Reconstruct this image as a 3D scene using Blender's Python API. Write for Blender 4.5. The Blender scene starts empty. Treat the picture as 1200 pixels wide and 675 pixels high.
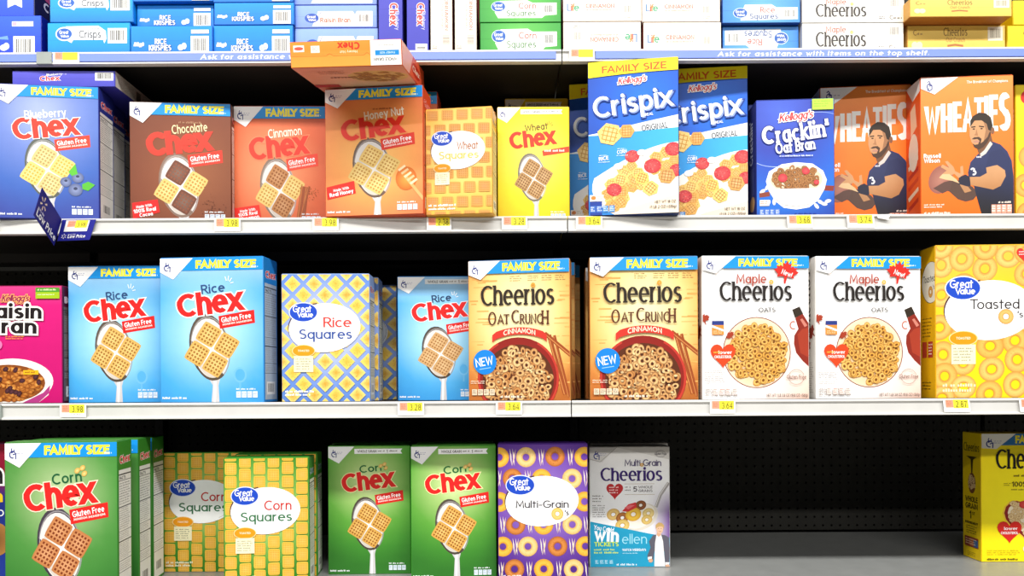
import bpy, math, random
from mathutils import Vector, Matrix
from mathutils.geometry import tessellate_polygon

scene = bpy.context.scene
COL = scene.collection
EYE = 1.05            # camera height above the floor (m)
F = 850.0             # focal length in pixels of the 1200 px wide frame
ROLL = 0.0056
LIP = 1.55            # distance of the upper shelf edges from the camera
BACK = 2.16
SHELF = {0: EYE - 0.44, 1: EYE - 0.0365, 2: EYE + 0.3574, 3: EYE + 0.713}


def px(x, y, d):
    """photo pixel -> world point at distance d"""
    u, v = x - 600.0, y - 450.0
    u, v = u - ROLL * v, v + ROLL * u
    return Vector((u / F * d, d, EYE - v / F * d))


# ------------------------------------------------------------------ colour
def lin(c):
    if not isinstance(c, str):
        return tuple(c)[:3]
    c = c.lstrip('#')
    if len(c) == 3:
        c = ''.join(k + k for k in c)
    out = []
    for i in (0, 2, 4):
        s = int(c[i:i + 2], 16) / 255.0
        out.append(s / 12.92 if s <= 0.04045 else ((s + 0.055) / 1.055) ** 2.4)
    return tuple(out)


_lc = {}


def L(c):
    if isinstance(c, str):
        r = _lc.get(c)
        if r is None:
            r = _lc[c] = lin(c)
        return r
    return c


def mixc(a, b, t):
    t = max(0.0, min(1.0, t))
    a, b = L(a), L(b)
    return tuple(a[i] + (b[i] - a[i]) * t for i in range(3))


# ------------------------------------------------------------------ materials
def new_mat(name, base=(.8, .8, .8), rough=.5, metal=0.0, spec=.5, ink=False, noise=0.0, nscale=60.0, bump=0.0, coat=0.0):
    m = bpy.data.materials.new(name)
    m.use_nodes = True
    nt = m.node_tree
    b = nt.nodes['Principled BSDF']
    b.inputs['Roughness'].default_value = rough
    b.inputs['Metallic'].default_value = metal
    b.inputs['Specular IOR Level'].default_value = spec
    b.inputs['Coat Weight'].default_value = coat
    b.inputs['Coat Roughness'].default_value = .12
    tc = nt.nodes.new('ShaderNodeTexCoord')
    if ink:
        at = nt.nodes.new('ShaderNodeAttribute')
        at.attribute_name = 'ink'
        src = at.outputs['Color']
    else:
        rgb = nt.nodes.new('ShaderNodeRGB')
        rgb.outputs[0].default_value = (*L(base), 1)
        src = rgb.outputs[0]
    if noise > 0:
        nz = nt.nodes.new('ShaderNodeTexNoise')
        nz.inputs['Scale'].default_value = nscale
        nz.inputs['Detail'].default_value = 4
        nt.links.new(tc.outputs['Object'], nz.inputs['Vector'])
        mr = nt.nodes.new('ShaderNodeMapRange')
        mr.inputs['From Min'].default_value = .3
        mr.inputs['From Max'].default_value = .7
        mr.inputs['To Min'].default_value = 1 - noise
        mr.inputs['To Max'].default_value = 1 + noise
        nt.links.new(nz.outputs['Fac'], mr.inputs['Value'])
        mx = nt.nodes.new('ShaderNodeVectorMath')
        mx.operation = 'SCALE'
        nt.links.new(src, mx.inputs[0])
        nt.links.new(mr.outputs[0], mx.inputs['Scale'])
        nt.links.new(mx.outputs[0], b.inputs['Base Color'])
        if bump > 0:
            bp = nt.nodes.new('ShaderNodeBump')
            bp.inputs['Strength'].default_value = bump
            bp.inputs['Distance'].default_value = .001
            nt.links.new(nz.outputs['Fac'], bp.inputs['Height'])
            nt.links.new(bp.outputs[0], b.inputs['Normal'])
    else:
        nt.links.new(src, b.inputs['Base Color'])
    return m


M_INK = new_mat('printed_card', rough=.42, spec=.35, ink=True, noise=.025, nscale=35)
M_TAG = new_mat('printed_paper', rough=.6, spec=.3, ink=True, noise=.015, nscale=80)
M_STEEL = new_mat('painted_shelf_steel', '#d4d3cf', rough=.38, spec=.45, noise=.04, nscale=14)
M_DECK = new_mat('grey_deck_paint', '#8f918f', rough=.32, spec=.5, noise=.06, nscale=22, bump=.05)
M_UNDER = new_mat('black_shelf_paint', '#2b2825', rough=.6, noise=.08, nscale=9)
M_PEG = new_mat('dark_pegboard', '#302f2b', rough=.7, spec=.2, noise=.08, nscale=30)
M_POST = new_mat('black_upright', '#1c1c1d', rough=.6, noise=.06)
M_STRIP = new_mat('blue_label_strip', '#7790ec', rough=.3, spec=.5, noise=.02, nscale=20)
M_CLIP = new_mat('clear_grey_clip', '#9aa19c', rough=.3, spec=.5, noise=.05, nscale=40)
M_FLOOR = new_mat('floor_tile', '#8a867e', rough=.3, noise=.05, nscale=3)

# ------------------------------------------------------------------ stroke lettering


def arc(cx, cy, rx, ry, a0, a1, n=10):
    return [(cx + rx * math.cos(math.radians(a0 + (a1 - a0) * i / n)),
             cy + ry * math.sin(math.radians(a0 + (a1 - a0) * i / n))) for i in range(n + 1)]


X = .68
G = {
 ' ': (.26, []),
 'A': (.72, [[(0, 0), (.36, 1), (.72, 0)], [(.13, .31), (.59, .31)]]),
 'B': (.54, [[(0, 0), (0, 1), (.28, 1)] + arc(.28, .76, .23, .24, 90, -90, 6) + [(0, .52)], [(.28, .52)] + arc(.28, .26, .27, .26, 90, -90, 6) + [(0, 0)]]),
 'C': (.68, [arc(.42, .5, .42, .5, 50, 310, 16)]),
 'D': (.64, [[(0, 0), (0, 1), (.2, 1)] + arc(.2, .5, .44, .5, 90, -90, 10) + [(0, 0)]]),
 'E': (.46, [[(.46, 1), (0, 1), (0, 0), (.46, 0)], [(0, .52), (.4, .52)]]),
 'F': (.44, [[(.44, 1), (0, 1), (0, 0)], [(0, .5), (.38, .5)]]),
 'G': (.78, [arc(.42, .5, .42, .5, 48, 335, 16) + [(.8, .45), (.46, .45)]]),
 'H': (.6, [[(0, 0), (0, 1)], [(.6, 0), (.6, 1)], [(0, .5), (.6, .5)]]),
 'I': (0, [[(0, 0), (0, 1)]]),
 'J': (.36, [[(.36, 1), (.36, .25)] + arc(.16, .22, .2, .22, 0, -140, 6)]),
 'K': (.54, [[(0, 0), (0, 1)], [(.52, 1), (.04, .46)], [(.18, .6), (.56, 0)]]),
 'L': (.42, [[(0, 1), (0, 0), (.42, 0)]]),
 'M': (.8, [[(0, 0), (.06, 1), (.4, .2), (.74, 1), (.8, 0)]]),
 'N': (.62, [[(0, 0), (0, 1), (.62, 0), (.62, 1)]]),
 'O': (.84, [arc(.42, .5, .42, .5, 90, 450, 20)]),
 'P': (.5, [[(0, 0), (0, 1), (.24, 1)] + arc(.24, .74, .26, .26, 90, -90, 7) + [(0, .48)]]),
 'Q': (.84, [arc(.42, .5, .42, .5, 90, 450, 20), [(.5, .25), (.8, -.05)]]),
 'R': (.54, [[(0, 0), (0, 1), (.24, 1)] + arc(.24, .74, .26, .26, 90, -90, 7) + [(0, .48)], [(.26, .48), (.56, 0)]]),
 'S': (.5, [arc(.26, .75, .24, .25, 35, 240, 9)[:-1] + [(.2, .54), (.32, .46)] + arc(.25, .25, .25, .25, 60, -145, 9)]),
 'T': (.6, [[(0, 1), (.6, 1)], [(.3, 1), (.3, 0)]]),
 'U': (.58, [[(0, 1), (0, .3)] + arc(.29, .3, .29, .3, 180, 360, 10) + [(.58, 1)]]),
 'V': (.66, [[(0, 1), (.33, 0), (.66, 1)]]),
 'W': (1.0, [[(0, 1), (.25, 0), (.5, .9), (.75, 0), (1, 1)]]),
 'X': (.6, [[(0, 1), (.6, 0)], [(.6, 1), (0, 0)]]),
 'Y': (.62, [[(0, 1), (.31, .46), (.62, 1)], [(.31, .46), (.31, 0)]]),
 'Z': (.56, [[(0, 1), (.56, 1), (0, 0), (.56, 0)]]),
 'a': (.5, [arc(.25, .34, .25, .34, 0, 360, 14), [(.5, X), (.5, 0)]]),
 'b': (.5, [arc(.25, .34, .25, .34, 0, 360, 14), [(0, 1), (0, 0)]]),
 'c': (.44, [arc(.27, .34, .27, .34, 50, 310, 12)]),
 'd': (.5, [arc(.25, .34, .25, .34, 0, 360, 14), [(.5, 1), (.5, 0)]]),
 'e': (.52, [[(.0, .36), (.52, .36)] + arc(.26, .34, .26, .34, 4, 312, 13)]),
 'f': (.3, [[(.12, 0), (.12, .78)] + arc(.3, .78, .18, .22, 180, 80, 5), [(0, X), (.28, X)]]),
 'g': (.5, [arc(.25, .34, .25, .34, 0, 360, 14), [(.5, X), (.5, -.06)] + arc(.26, -.06, .24, .24, 0, -140, 7)]),
 'h': (.46, [[(0, 1), (0, 0)], [(0, .4)] + arc(.23, .4, .23, .28, 180, 0, 9) + [(.46, 0)]]),
 'i': (0, [[(0, X), (0, 0)], 'dot']),
 'j': (.1, [[(.1, X), (.1, -.1)] + arc(-.04, -.1, .14, .18, 0, -90, 4), 'dot']),
 'k': (.44, [[(0, 1), (0, 0)], [(.42, X), (.04, .3)], [(.14, .4), (.46, 0)]]),
 'l': (0, [[(0, 1), (0, 0)]]),
 'm': (.76, [[(0, X), (0, 0)], [(0, .42)] + arc(.19, .42, .19, .26, 180, 0, 8) + [(.38, 0)], [(.38, .42)] + arc(.57, .42, .19, .26, 180, 0, 8) + [(.76, 0)]]),
 'n': (.46, [[(0, X), (0, 0)], [(0, .4)] + arc(.23, .4, .23, .28, 180, 0, 9) + [(.46, 0)]]),
 'o': (.54, [arc(.27, .34, .27, .34, 90, 450, 16)]),
 'p': (.5, [arc(.25, .34, .25, .34, 0, 360, 14), [(0, X), (0, -.3)]]),
 'q': (.5, [arc(.25, .34, .25, .34, 0, 360, 14), [(.5, X), (.5, -.3)]]),
 'r': (.28, [[(0, X), (0, 0)], [(0, .36)] + arc(.26, .36, .26, .32, 180, 85, 6)]),
 's': (.38, [arc(.2, .505, .18, .175, 35, 240, 8)[:-1] + [(.15, .37), (.24, .31)] + arc(.19, .175, .19, .175, 60, -145, 8)]),
 't': (.3, [[(.13, .92), (.13, 0)], [(0, X), (.3, X)]]),
 'u': (.46, [[(0, X), (0, .28)] + arc(.23, .28, .23, .28, 180, 360, 9), [(.46, X), (.46, 0)]]),
 'v': (.48, [[(0, X), (.24, 0), (.48, X)]]),
 'w': (.74, [[(0, X), (.19, 0), (.37, .6), (.55, 0), (.74, X)]]),
 'x': (.48, [[(0, X), (.48, 0)], [(.48, X), (0, 0)]]),
 'y': (.48, [[(0, X), (.24, .04)], [(.48, X), (.16, -.3)]]),
 'z': (.42, [[(0, X), (.42, X), (0, 0), (.42, 0)]]),
 '0': (.54, [arc(.27, .5, .27, .5, 90, 450, 16)]),
 '1': (.2, [[(0, .8), (.2, 1), (.2, 0)]]),
 '2': (.5, [arc(.25, .74, .25, .26, 160, -30, 8) + [(0, 0), (.5, 0)]]),
 '3': (.5, [arc(.23, .76, .23, .24, 150, -90, 9), arc(.24, .27, .26, .27, 90, -150, 9)]),
 '4': (.54, [[(.54, .27), (0, .27), (.4, 1), (.4, 0)]]),
 '5': (.5, [[(.46, 1), (.08, 1), (.04, .56)] + arc(.24, .32, .26, .32, 120, -150, 9)]),
 '6': (.52, [arc(.26, .3, .26, .3, 90, 450, 14), [(0, .32), (.08, .68), (.36, 1)]]),
 '7': (.5, [[(0, 1), (.5, 1), (.15, 0)]]),
 '8': (.5, [arc(.25, .76, .21, .24, -90, 270, 12), arc(.25, .26, .25, .26, 90, 450, 12)]),
 '9': (.52, [arc(.26, .7, .26, .3, -90, 270, 14), [(.52, .68), (.44, .32), (.16, 0)]]),
 '.': (0, [[(0, 0), (0, .1)]]), ',': (.05, [[(.05, .1), (0, -.12)]]),
 "'": (.0, [[(.02, 1), (0, .74)]]), '-': (.28, [[(0, .36), (.28, .36)]]),
 '%': (.7, [arc(.15, .8, .15, .2, 0, 360, 10), arc(.55, .2, .15, .2, 0, 360, 10), [(.62, 1), (.08, 0)]]),
 '!': (0, [[(0, 1), (0, .3)], [(0, .1), (0, 0)]]), '(': (.18, [arc(.3, .5, .3, .6, 130, 230, 6)]), ')': (.18, [arc(-.12, .5, .3, .6, 50, -50, 6)]),
 '&': (.6, [[(.6, 0), (.12, .74)] + arc(.28, .82, .17, .18, 200, -20, 6) + [(.06, .4)] + arc(.25, .22, .22, .22, 150, 340, 6) + [(.58, .45)]]),
 '/': (.4, [[(.4, 1), (0, 0)]]), '#': (.6, [[(.1, 0), (.25, 1)], [(.4, 0), (.55, 1)], [(0, .35), (.6, .35)], [(.03, .68), (.63, .68)]]),
}


def stroke_quads(pts, tx, ty, caps=False):
    P = [Vector((p[0] / tx, p[1] / ty)) for p in pts]
    Q = [P[0]]
    for p in P[1:]:
        if (p - Q[-1]).length > 1e-4:
            Q.append(p)
    if len(Q) < 2:
        return []
    closed = (Q[0] - Q[-1]).length < 1e-3 and len(Q) > 3
    n = len(Q)
    offs = []
    for i in range(n):
        if closed and i in (0, n - 1):
            d0, d1 = (Q[-1] - Q[-2]).normalized(), (Q[1] - Q[0]).normalized()
        else:
            d0 = (Q[i] - Q[i - 1]).normalized() if i > 0 else (Q[1] - Q[0]).normalized()
            d1 = (Q[i + 1] - Q[i]).normalized() if i < n - 1 else d0
        n0, n1 = Vector((-d0.y, d0.x)), Vector((-d1.y, d1.x))
        m = n0 + n1
        if m.length < 1e-3:
            offs.append(n1 * .5)
            continue
        m.normalize()
        k = .5 / max(m.dot(n1), .42)
        offs.append(m * k)
    if caps and not closed:      # straight free ends run to the letter's edge and are cut level
        for i, j in ((0, 1), (n - 1, n - 2)):
            d = Q[i] - Q[j]
            if (d.length * min(tx, ty) < .14):
                continue
            d.normalize()
            if abs(d.y) > .45:
                k = .5 / abs(d.y)
                sg = 1 if offs[i].x >= 0 else -1
                offs[i] = Vector((sg * k, 0))
                Q[i] = Q[i] + d * min(k, .9)
            else:
                Q[i] = Q[i] + d * .5
    out = []
    for i in range(n - 1):
        a, b = Q[i], Q[i + 1]
        q = [a + offs[i], b + offs[i + 1], b - offs[i + 1], a - offs[i]]
        out.append([(p.x * tx, p.y * ty) for p in q])
    return out


_txt_cache = {}


KERN = {'LY': -.3, 'FA': -.14, 'AT': -.16, 'TA': -.14, 'LT': -.2, 'AV': -.16, 'VA': -.16, 'AY': -.16, 'WA': -.1, 'AM': -.03, 'IL': .02, 'To': -.16, 'Va': -.14, 'ex': -.04,
        'ra': -.06, 'rf': -.02, 'Wh': -.04, 'Ri': -.02, 'ry': -.05, 'ru': -.02, 'Po': -.05, 'RI': .0, 'LL': .02}


def text_quads(s, tx, ty, gx=0.0, gy=0.0, serif=0.0, track=.1, nodot=False, xh=1.0):
    """strokes of s as quads (cap height 1, y up) and the natural extent; gx, gy widen the pen (halo)"""
    key = (s, tx, ty, gx, gy, serif, track, nodot, xh)
    if key in _txt_cache:
        return _txt_cache[key]
    quads, x, lay, prev = [], 0.0, 0, ''

    def my(y):
        if y < 0:
            return ty / 2 + y
        if xh != 1.0 and y <= X:
            y = y * xh
        return ty / 2 + y * (1 - ty)
    first = True
    for ch in s:
        w, st = G.get(ch, G[' '])
        if ch == ' ':
            x += .3 + track
            prev = ''
            continue
        x += KERN.get(prev + ch, 0)
        prev = ch
        x0 = x + tx / 2
        for k in st:
            if k == 'dot':
                if nodot:
                    continue
                cxx, cyy, r = x0 + w, my(X * xh) + ty / 2 + .1 + tx * .32, max(tx, ty) * .58
                lay += 1
                quads.append((lay, [(cxx + (r + gx / 2) * math.cos(a * .7854), cyy + (r + gy / 2) * math.sin(a * .7854)) for a in range(8)]))
                continue
            p = [(x0 + a, my(b)) for a, b in k]
            ext = p
            lay += 1
            quads += [(lay + (q_i % 5) * .18, q) for q_i, q in enumerate(stroke_quads(ext, tx + gx, ty + gy, True))]
            if gx or gy:      # round off the halo's ends
                for e in (p[0], p[-1]):
                    lay += 1
                    quads.append((lay, [(e[0] + (tx + gx) / 2 * math.cos(a * .7854), e[1] + (ty + gy) / 2 * math.sin(a * .7854)) for a in range(8)]))
            if serif:
                for e, f_ in ((p[0], p[1]), (p[-1], p[-2])):
                    if abs(e[0] - f_[0]) < .05 and abs(e[1] - f_[1]) > .05:
                        sl = serif
                        sy = ty * .5
                        up = 1 if e[1] > f_[1] else -1
                        x_a = e[0] - sl - tx / 2
                        x_b = e[0] + (sl + tx / 2 if (up < 0 or ch in 'IHTVW') else tx / 2)
                        yy = e[1]
                        lay += 1
                        quads.append((lay, [(x_a - gx / 2, yy - sy - gy / 2), (x_b + gx / 2, yy - sy - gy / 2), (x_b + gx / 2, yy + sy + gy / 2), (x_a - gx / 2, yy + sy + gy / 2)]))
        x += w + tx + track
    r = (quads, x - track)
    _txt_cache[key] = r
    return r


# ------------------------------------------------------------------ printed artwork
STEP = 0.00001


class Art:
    """Artwork of one flat printed face, drawn in design pixels (y down) and built as thin ink layers."""

    def __init__(self, W, H):
        self.W, self.H = float(W), float(H)
        self.parts = {}
        self.order = []
        self.z = 0
        self.cur = None
        self.part('panel')
        self.ox = self.oy = 0.0

    def part(self, name):
        if name not in self.parts:
            self.parts[name] = []
            self.order.append(name)
        self.cur = self.parts[name]
        return self

    def up(self):
        self.z += 1

    def raw(self, pts, col):
        """one convex face, clipped to the panel"""
        ox, oy = self.ox, self.oy
        if callable(col):
            V = [(x + ox, y + oy, *L(col(x, y))) for x, y in pts]
        elif isinstance(col, list):
            V = [(p[0] + ox, p[1] + oy, *L(c)) for p, c in zip(pts, col)]
        else:
            c = L(col)
            V = [(x + ox, y + oy, *c) for x, y in pts]
        for ax, lim, sgn in ((0, 0.0, 1), (0, self.W, -1), (1, 0.0, 1), (1, self.H, -1)):
            if all((v[ax] - lim) * sgn >= 0 for v in V):
                continue
            out = []
            for i in range(len(V)):
                a, b = V[i - 1], V[i]
                da, db = (a[ax] - lim) * sgn, (b[ax] - lim) * sgn
                if (da >= 0) != (db >= 0):
                    t = da / (da - db)
                    out.append(tuple(a[k] + (b[k] - a[k]) * t for k in range(5)))
                if db >= 0:
                    out.append(b)
            V = out
            if len(V) < 3:
                return
        self.cur.append((self.z, V))

    def rect(self, x0, y0, x1, y1, col, nx=1, ny=1):
        self.up()
        for i in range(nx):
            for j in range(ny):
                a, b = x0 + (x1 - x0) * i / nx, x0 + (x1 - x0) * (i + 1) / nx
                c, d = y0 + (y1 - y0) * j / ny, y0 + (y1 - y0) * (j + 1) / ny
                self.raw([(a, c), (b, c), (b, d), (a, d)], col)

    def poly(self, pts, col, up=True):
        if up:
            self.up()
        if len(pts) <= 3:
            self.raw(pts, col)
            return
        for t in tessellate_polygon([[Vector((p[0], p[1], 0)) for p in pts]]):
            self.raw([pts[i] for i in t], col)

    def fan(self, pts, cc, ce):
        """filled outline with a colour blend from its middle to its edge"""
        self.up()
        n = len(pts)
        mx, my = sum(p[0] for p in pts) / n, sum(p[1] for p in pts) / n
        for i in range(n):
            self.raw([(mx, my), pts[i - 1], pts[i]], [cc, ce, ce])

    def ell(self, cx, cy, rx, ry, col, rot=0, n=22, cc=None, up=True):
        c, s = math.cos(math.radians(rot)), math.sin(math.radians(rot))
        pts = []
        for i in range(n):
            a = 2 * math.pi * i / n
            x, y = rx * math.cos(a), ry * math.sin(a)
            pts.append((cx + x * c + y * s, cy - x * s + y * c))
        if up:
            self.up()
        if cc is not None:
            for i in range(n):
                self.raw([(cx, cy), pts[i - 1], pts[i]], [cc, col, col])
        else:
            for i in range(1, n - 1):
                self.raw([pts[0], pts[i], pts[i + 1]], col)

    def band(self, cx, cy, rx, ry, t, col, a0=0, a1=360, n=24, rot=0, t1=None):
        """elliptic arc line of thickness t (tapering to t1)"""
        self.up()
        c, s = math.cos(math.radians(rot)), math.sin(math.radians(rot))

        def P(a, k):
            x, y = (rx + k) * math.cos(a), (ry + k) * math.sin(a)
            return (cx + x * c + y * s, cy - x * s + y * c)
        for i in range(n):
            f0, f1 = i / n, (i + 1) / n
            a, b = math.radians(a0 + (a1 - a0) * f0), math.radians(a0 + (a1 - a0) * f1)
            ta = t if t1 is None else t + (t1 - t) * f0
            tb = t if t1 is None else t + (t1 - t) * f1
            self.raw([P(a, -ta / 2), P(a, ta / 2), P(b, tb / 2), P(b, -tb / 2)], col)

    def line(self, pts, t, col, up=True):
        if up:
            self.up()
        for k, q in enumerate(stroke_quads(pts, t, t)):
            self.raw(q, col)
            self.z += .2

    def donut(self, cx, cy, r, hole, light, dark, rot=0, asp=1.0, n=14, core=None):
        """picture of a ring of cereal: pale crest, darker inner and outer edge"""
        self.up()
        c, s = math.cos(math.radians(rot)), math.sin(math.radians(rot))

        def P(a, k):
            x, y = k * math.cos(a), k * asp * math.sin(a)
            return (cx + x * c + y * s, cy - x * s + y * c)
        mid = mixc(light, dark, .25)
        rr = [(hole, dark), (hole + (r - hole) * .35, light), (hole + (r - hole) * .7, mid), (r, mixc(mid, dark, .8))]
        for i in range(n):
            a, b = 2 * math.pi * i / n, 2 * math.pi * (i + 1) / n
            for (k0, c0), (k1, c1) in zip(rr, rr[1:]):
                self.raw([P(a, k0), P(a, k1), P(b, k1), P(b, k0)], [c0, c1, c1, c0])
        if core is not None:
            for i in range(n):
                a, b = 2 * math.pi * i / n, 2 * math.pi * (i + 1) / n
                self.raw([(cx, cy), P(a, hole), P(b, hole)], core)

    def text(self, s, cx, by, h, col, w=None, pen=(.16, .13), rot=0, shear=0, halo=None, hw=.12, align='c', track=.1,
             bend=0, serif=0, flip=False, nodot=False, xh=1.0, drop=None):
        """lettering with cap height h, centred on cx with its baseline at by (design pixels, y down)"""
        tx, ty = pen
        if tx < .16:      # light faces print a little heavier
            tx, ty = tx * 1.22, ty * 1.22
        base, nat = text_quads(s, tx, ty, 0, 0, serif, track, nodot, xh)
        sx = h if w is None else w / max(nat, 1e-3)
        x_off = {'c': -nat / 2, 'l': 0, 'r': -nat}[align]
        c, sn = math.cos(math.radians(rot)), math.sin(math.radians(rot))

        def place(q, dx=0, dy=0):
            out = []
            for x, y in q:
                yy = y * h
                xx = (x + x_off) * sx + shear * yy
                yy += bend * (1 - (2 * (x + x_off) / nat) ** 2) if bend else 0
                if flip:
                    xx, yy = -xx, h - yy
                out.append((cx + dx + xx * c - yy * sn, by + dy - (xx * sn + yy * c)))
            return out
        if halo is not None:
            k = hw * h / sx
            hq, _ = text_quads(s, tx, ty, 2 * k, 2 * hw, serif, track, nodot, xh)
            self.up()
            self._put(hq, lambda q: place(q, *(drop or (0, 0))), halo)
        self._put(base, place, col)

    def _put(self, quads, place, col):
        z0 = self.z + 1
        top = z0
        for lay, q in quads:
            self.z = z0 + lay * .6
            top = max(top, self.z)
            self.raw(place(q), col)
        self.z = top

    def micro(self, x0, y0, x1, y1, rows, col, seed=1, fill=.5, align='l'):
        """fine print too small to read: rows of word-length marks"""
        r = random.Random(seed)
        self.up()
        rh = (y1 - y0) / rows
        for k in range(rows):
            x = x0 + (0 if align == 'l' else r.random() * (x1 - x0) * .15)
            end = x1 - (r.random() * (x1 - x0) * .22)
            y = y0 + k * rh
            while x < end:
                ww = min((.8 + r.random() * 2.4) * rh, end - x)
                q = x
                while q < x + ww - .2 * rh:      # letter-sized marks
                    hh = rh * fill * (1.0 if r.random() < .35 else .74)
                    self.raw([(q, y + rh * fill - hh), (q + .36 * rh, y + rh * fill - hh), (q + .36 * rh, y + rh * fill), (q, y + rh * fill)], col)
                    q += .5 * rh
                x += ww + rh * .45

    def barcode(self, x0, y0, x1, y1, vertical=True, seed=3, bar='#2c2a26', paper='#fdfdfa', m=.14):
        self.rect(x0, y0, x1, y1, paper)
        self.up()
        r = random.Random(seed)
        W, H = x1 - x0, y1 - y0
        t = m
        while t < 1 - m:
            b = (.015 + r.random() * .035)
            if vertical:
                self.raw([(x0 + W * t, y0 + H * m), (x0 + W * (t + b), y0 + H * m), (x0 + W * (t + b), y0 + H * .8), (x0 + W * t, y0 + H * .8)], bar)
            else:
                self.raw([(x0 + W * m, y0 + H * t), (x0 + W * .85, y0 + H * t), (x0 + W * .85, y0 + H * (t + b)), (x0 + W * m, y0 + H * (t + b))], bar)
            t += b + .015 + r.random() * .03

    def meshes(self, w, h, fn, name):
        """part name -> mesh; fn(x_m, z_m, off_m) maps the face into the object's frame"""
        res = []
        for p in self.order:
            fs = self.parts[p]
            if not fs:
                continue
            co, fa, cl, ky = [], [], [], {}
            for z, V in fs:
                idx = []
                for v in V:
                    idx.append(len(co))
                    co.append(fn(v[0] / self.W * w, (1 - v[1] / self.H) * h, .0002 + z * STEP))
                    cl.append(v[2:5])
                fa.append(idx)
            me = bpy.data.meshes.new(name + '_' + p)
            me.from_pydata(co, [], fa)
            at = me.color_attributes.new('ink', 'FLOAT_COLOR', 'POINT')
            flat = []
            for c in cl:
                flat += [c[0], c[1], c[2], 1.0]
            at.data.foreach_set('color', flat)
            me.materials.append(M_INK)
            res.append((p, me))
        return res


# ------------------------------------------------------------------ objects
def link(o, parent=None):
    COL.objects.link(o)
    if parent is not None:
        o.parent = parent
    return o


def tag(o, label=None, cat=None, group=None, kind=None):
    if label:
        o['label'] = label
    if cat:
        o['category'] = cat
    if group:
        o['group'] = group
    if kind:
        o['kind'] = kind
    return o


def empty(name, loc=(0, 0, 0), rot=(0, 0, 0)):
    o = bpy.data.objects.new(name, None)
    o.empty_display_size = .03
    o.location = loc
    o.rotation_euler = rot
    return link(o)


def mesh_obj(name, co, fa, mat, parent=None, cols=None, smooth=False):
    me = bpy.data.meshes.new(name)
    me.from_pydata(co, [], fa)
    if cols is not None:
        at = me.color_attributes.new('ink', 'FLOAT_COLOR', 'CORNER')
        flat = []
        for f, c in zip(fa, cols):
            for _ in f:
                flat += [*L(c), 1.0]
        at.data.foreach_set('color', flat)
    me.materials.append(mat)
    o = bpy.data.objects.new(name, me)
    return link(o, parent)


def box_geo(x0, x1, y0, y1, z0, z1, bev=0.0):
    """a box with chamfered edges; returns verts, faces, and each face's side"""
    b = bev
    co, fa, side = [], [], []
    xs, ys, zs = (x0, x1), (y0, y1), (z0, z1)
    if b <= 0:
        co = [(x, y, z) for z in zs for y in ys for x in xs]
        fa = [(0, 1, 5, 4), (1, 3, 7, 5), (3, 2, 6, 7), (2, 0, 4, 6), (4, 5, 7, 6), (0, 2, 3, 1)]
        return co, fa, ['front', 'right', 'back', 'left', 'top', 'bottom']
    idx = {}
    for i, sx in enumerate((-1, 1)):
        for j, sy in enumerate((-1, 1)):
            for k, sz in enumerate((-1, 1)):
                cx, cy, cz = xs[i], ys[j], zs[k]
                for ax in range(3):      # vertex on the face normal to ax
                    p = [cx - sx * b, cy - sy * b, cz - sz * b]
                    p[ax] = (cx, cy, cz)[ax]
                    idx[(i, j, k, ax)] = len(co)
                    co.append(tuple(p))
    v = lambda i, j, k, ax: idx[(i, j, k, ax)]
    for ax, names in ((0, ('left', 'right')), (1, ('front', 'back')), (2, ('bottom', 'top'))):
        for s in (0, 1):
            q = []
            for a, c in ((0, 0), (1, 0), (1, 1), (0, 1)):
                t = [0, 0, 0]
                t[ax] = s
                o2 = [m for m in range(3) if m != ax]
                t[o2[0]], t[o2[1]] = a, c
                q.append(v(*t, ax))
            fa.append(tuple(q))
            side.append(names[s])
    for ax in range(3):                  # 12 edges
        o2 = [m for m in range(3) if m != ax]
        for a in (0, 1):
            for c in (0, 1):
                t0, t1 = [0, 0, 0], [0, 0, 0]
                t1[ax] = 1
                for t in (t0, t1):
                    t[o2[0]], t[o2[1]] = a, c
                fa.append((v(*t0, o2[0]), v(*t1, o2[0]), v(*t1, o2[1]), v(*t0, o2[1])))
                side.append('edge')
    for i in (0, 1):
        for j in (0, 1):
            for k in (0, 1):
                fa.append((v(i, j, k, 0), v(i, j, k, 1), v(i, j, k, 2)))
                side.append('edge')
    return co, fa, side


DESIGNS = {}
_built = {}


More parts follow.
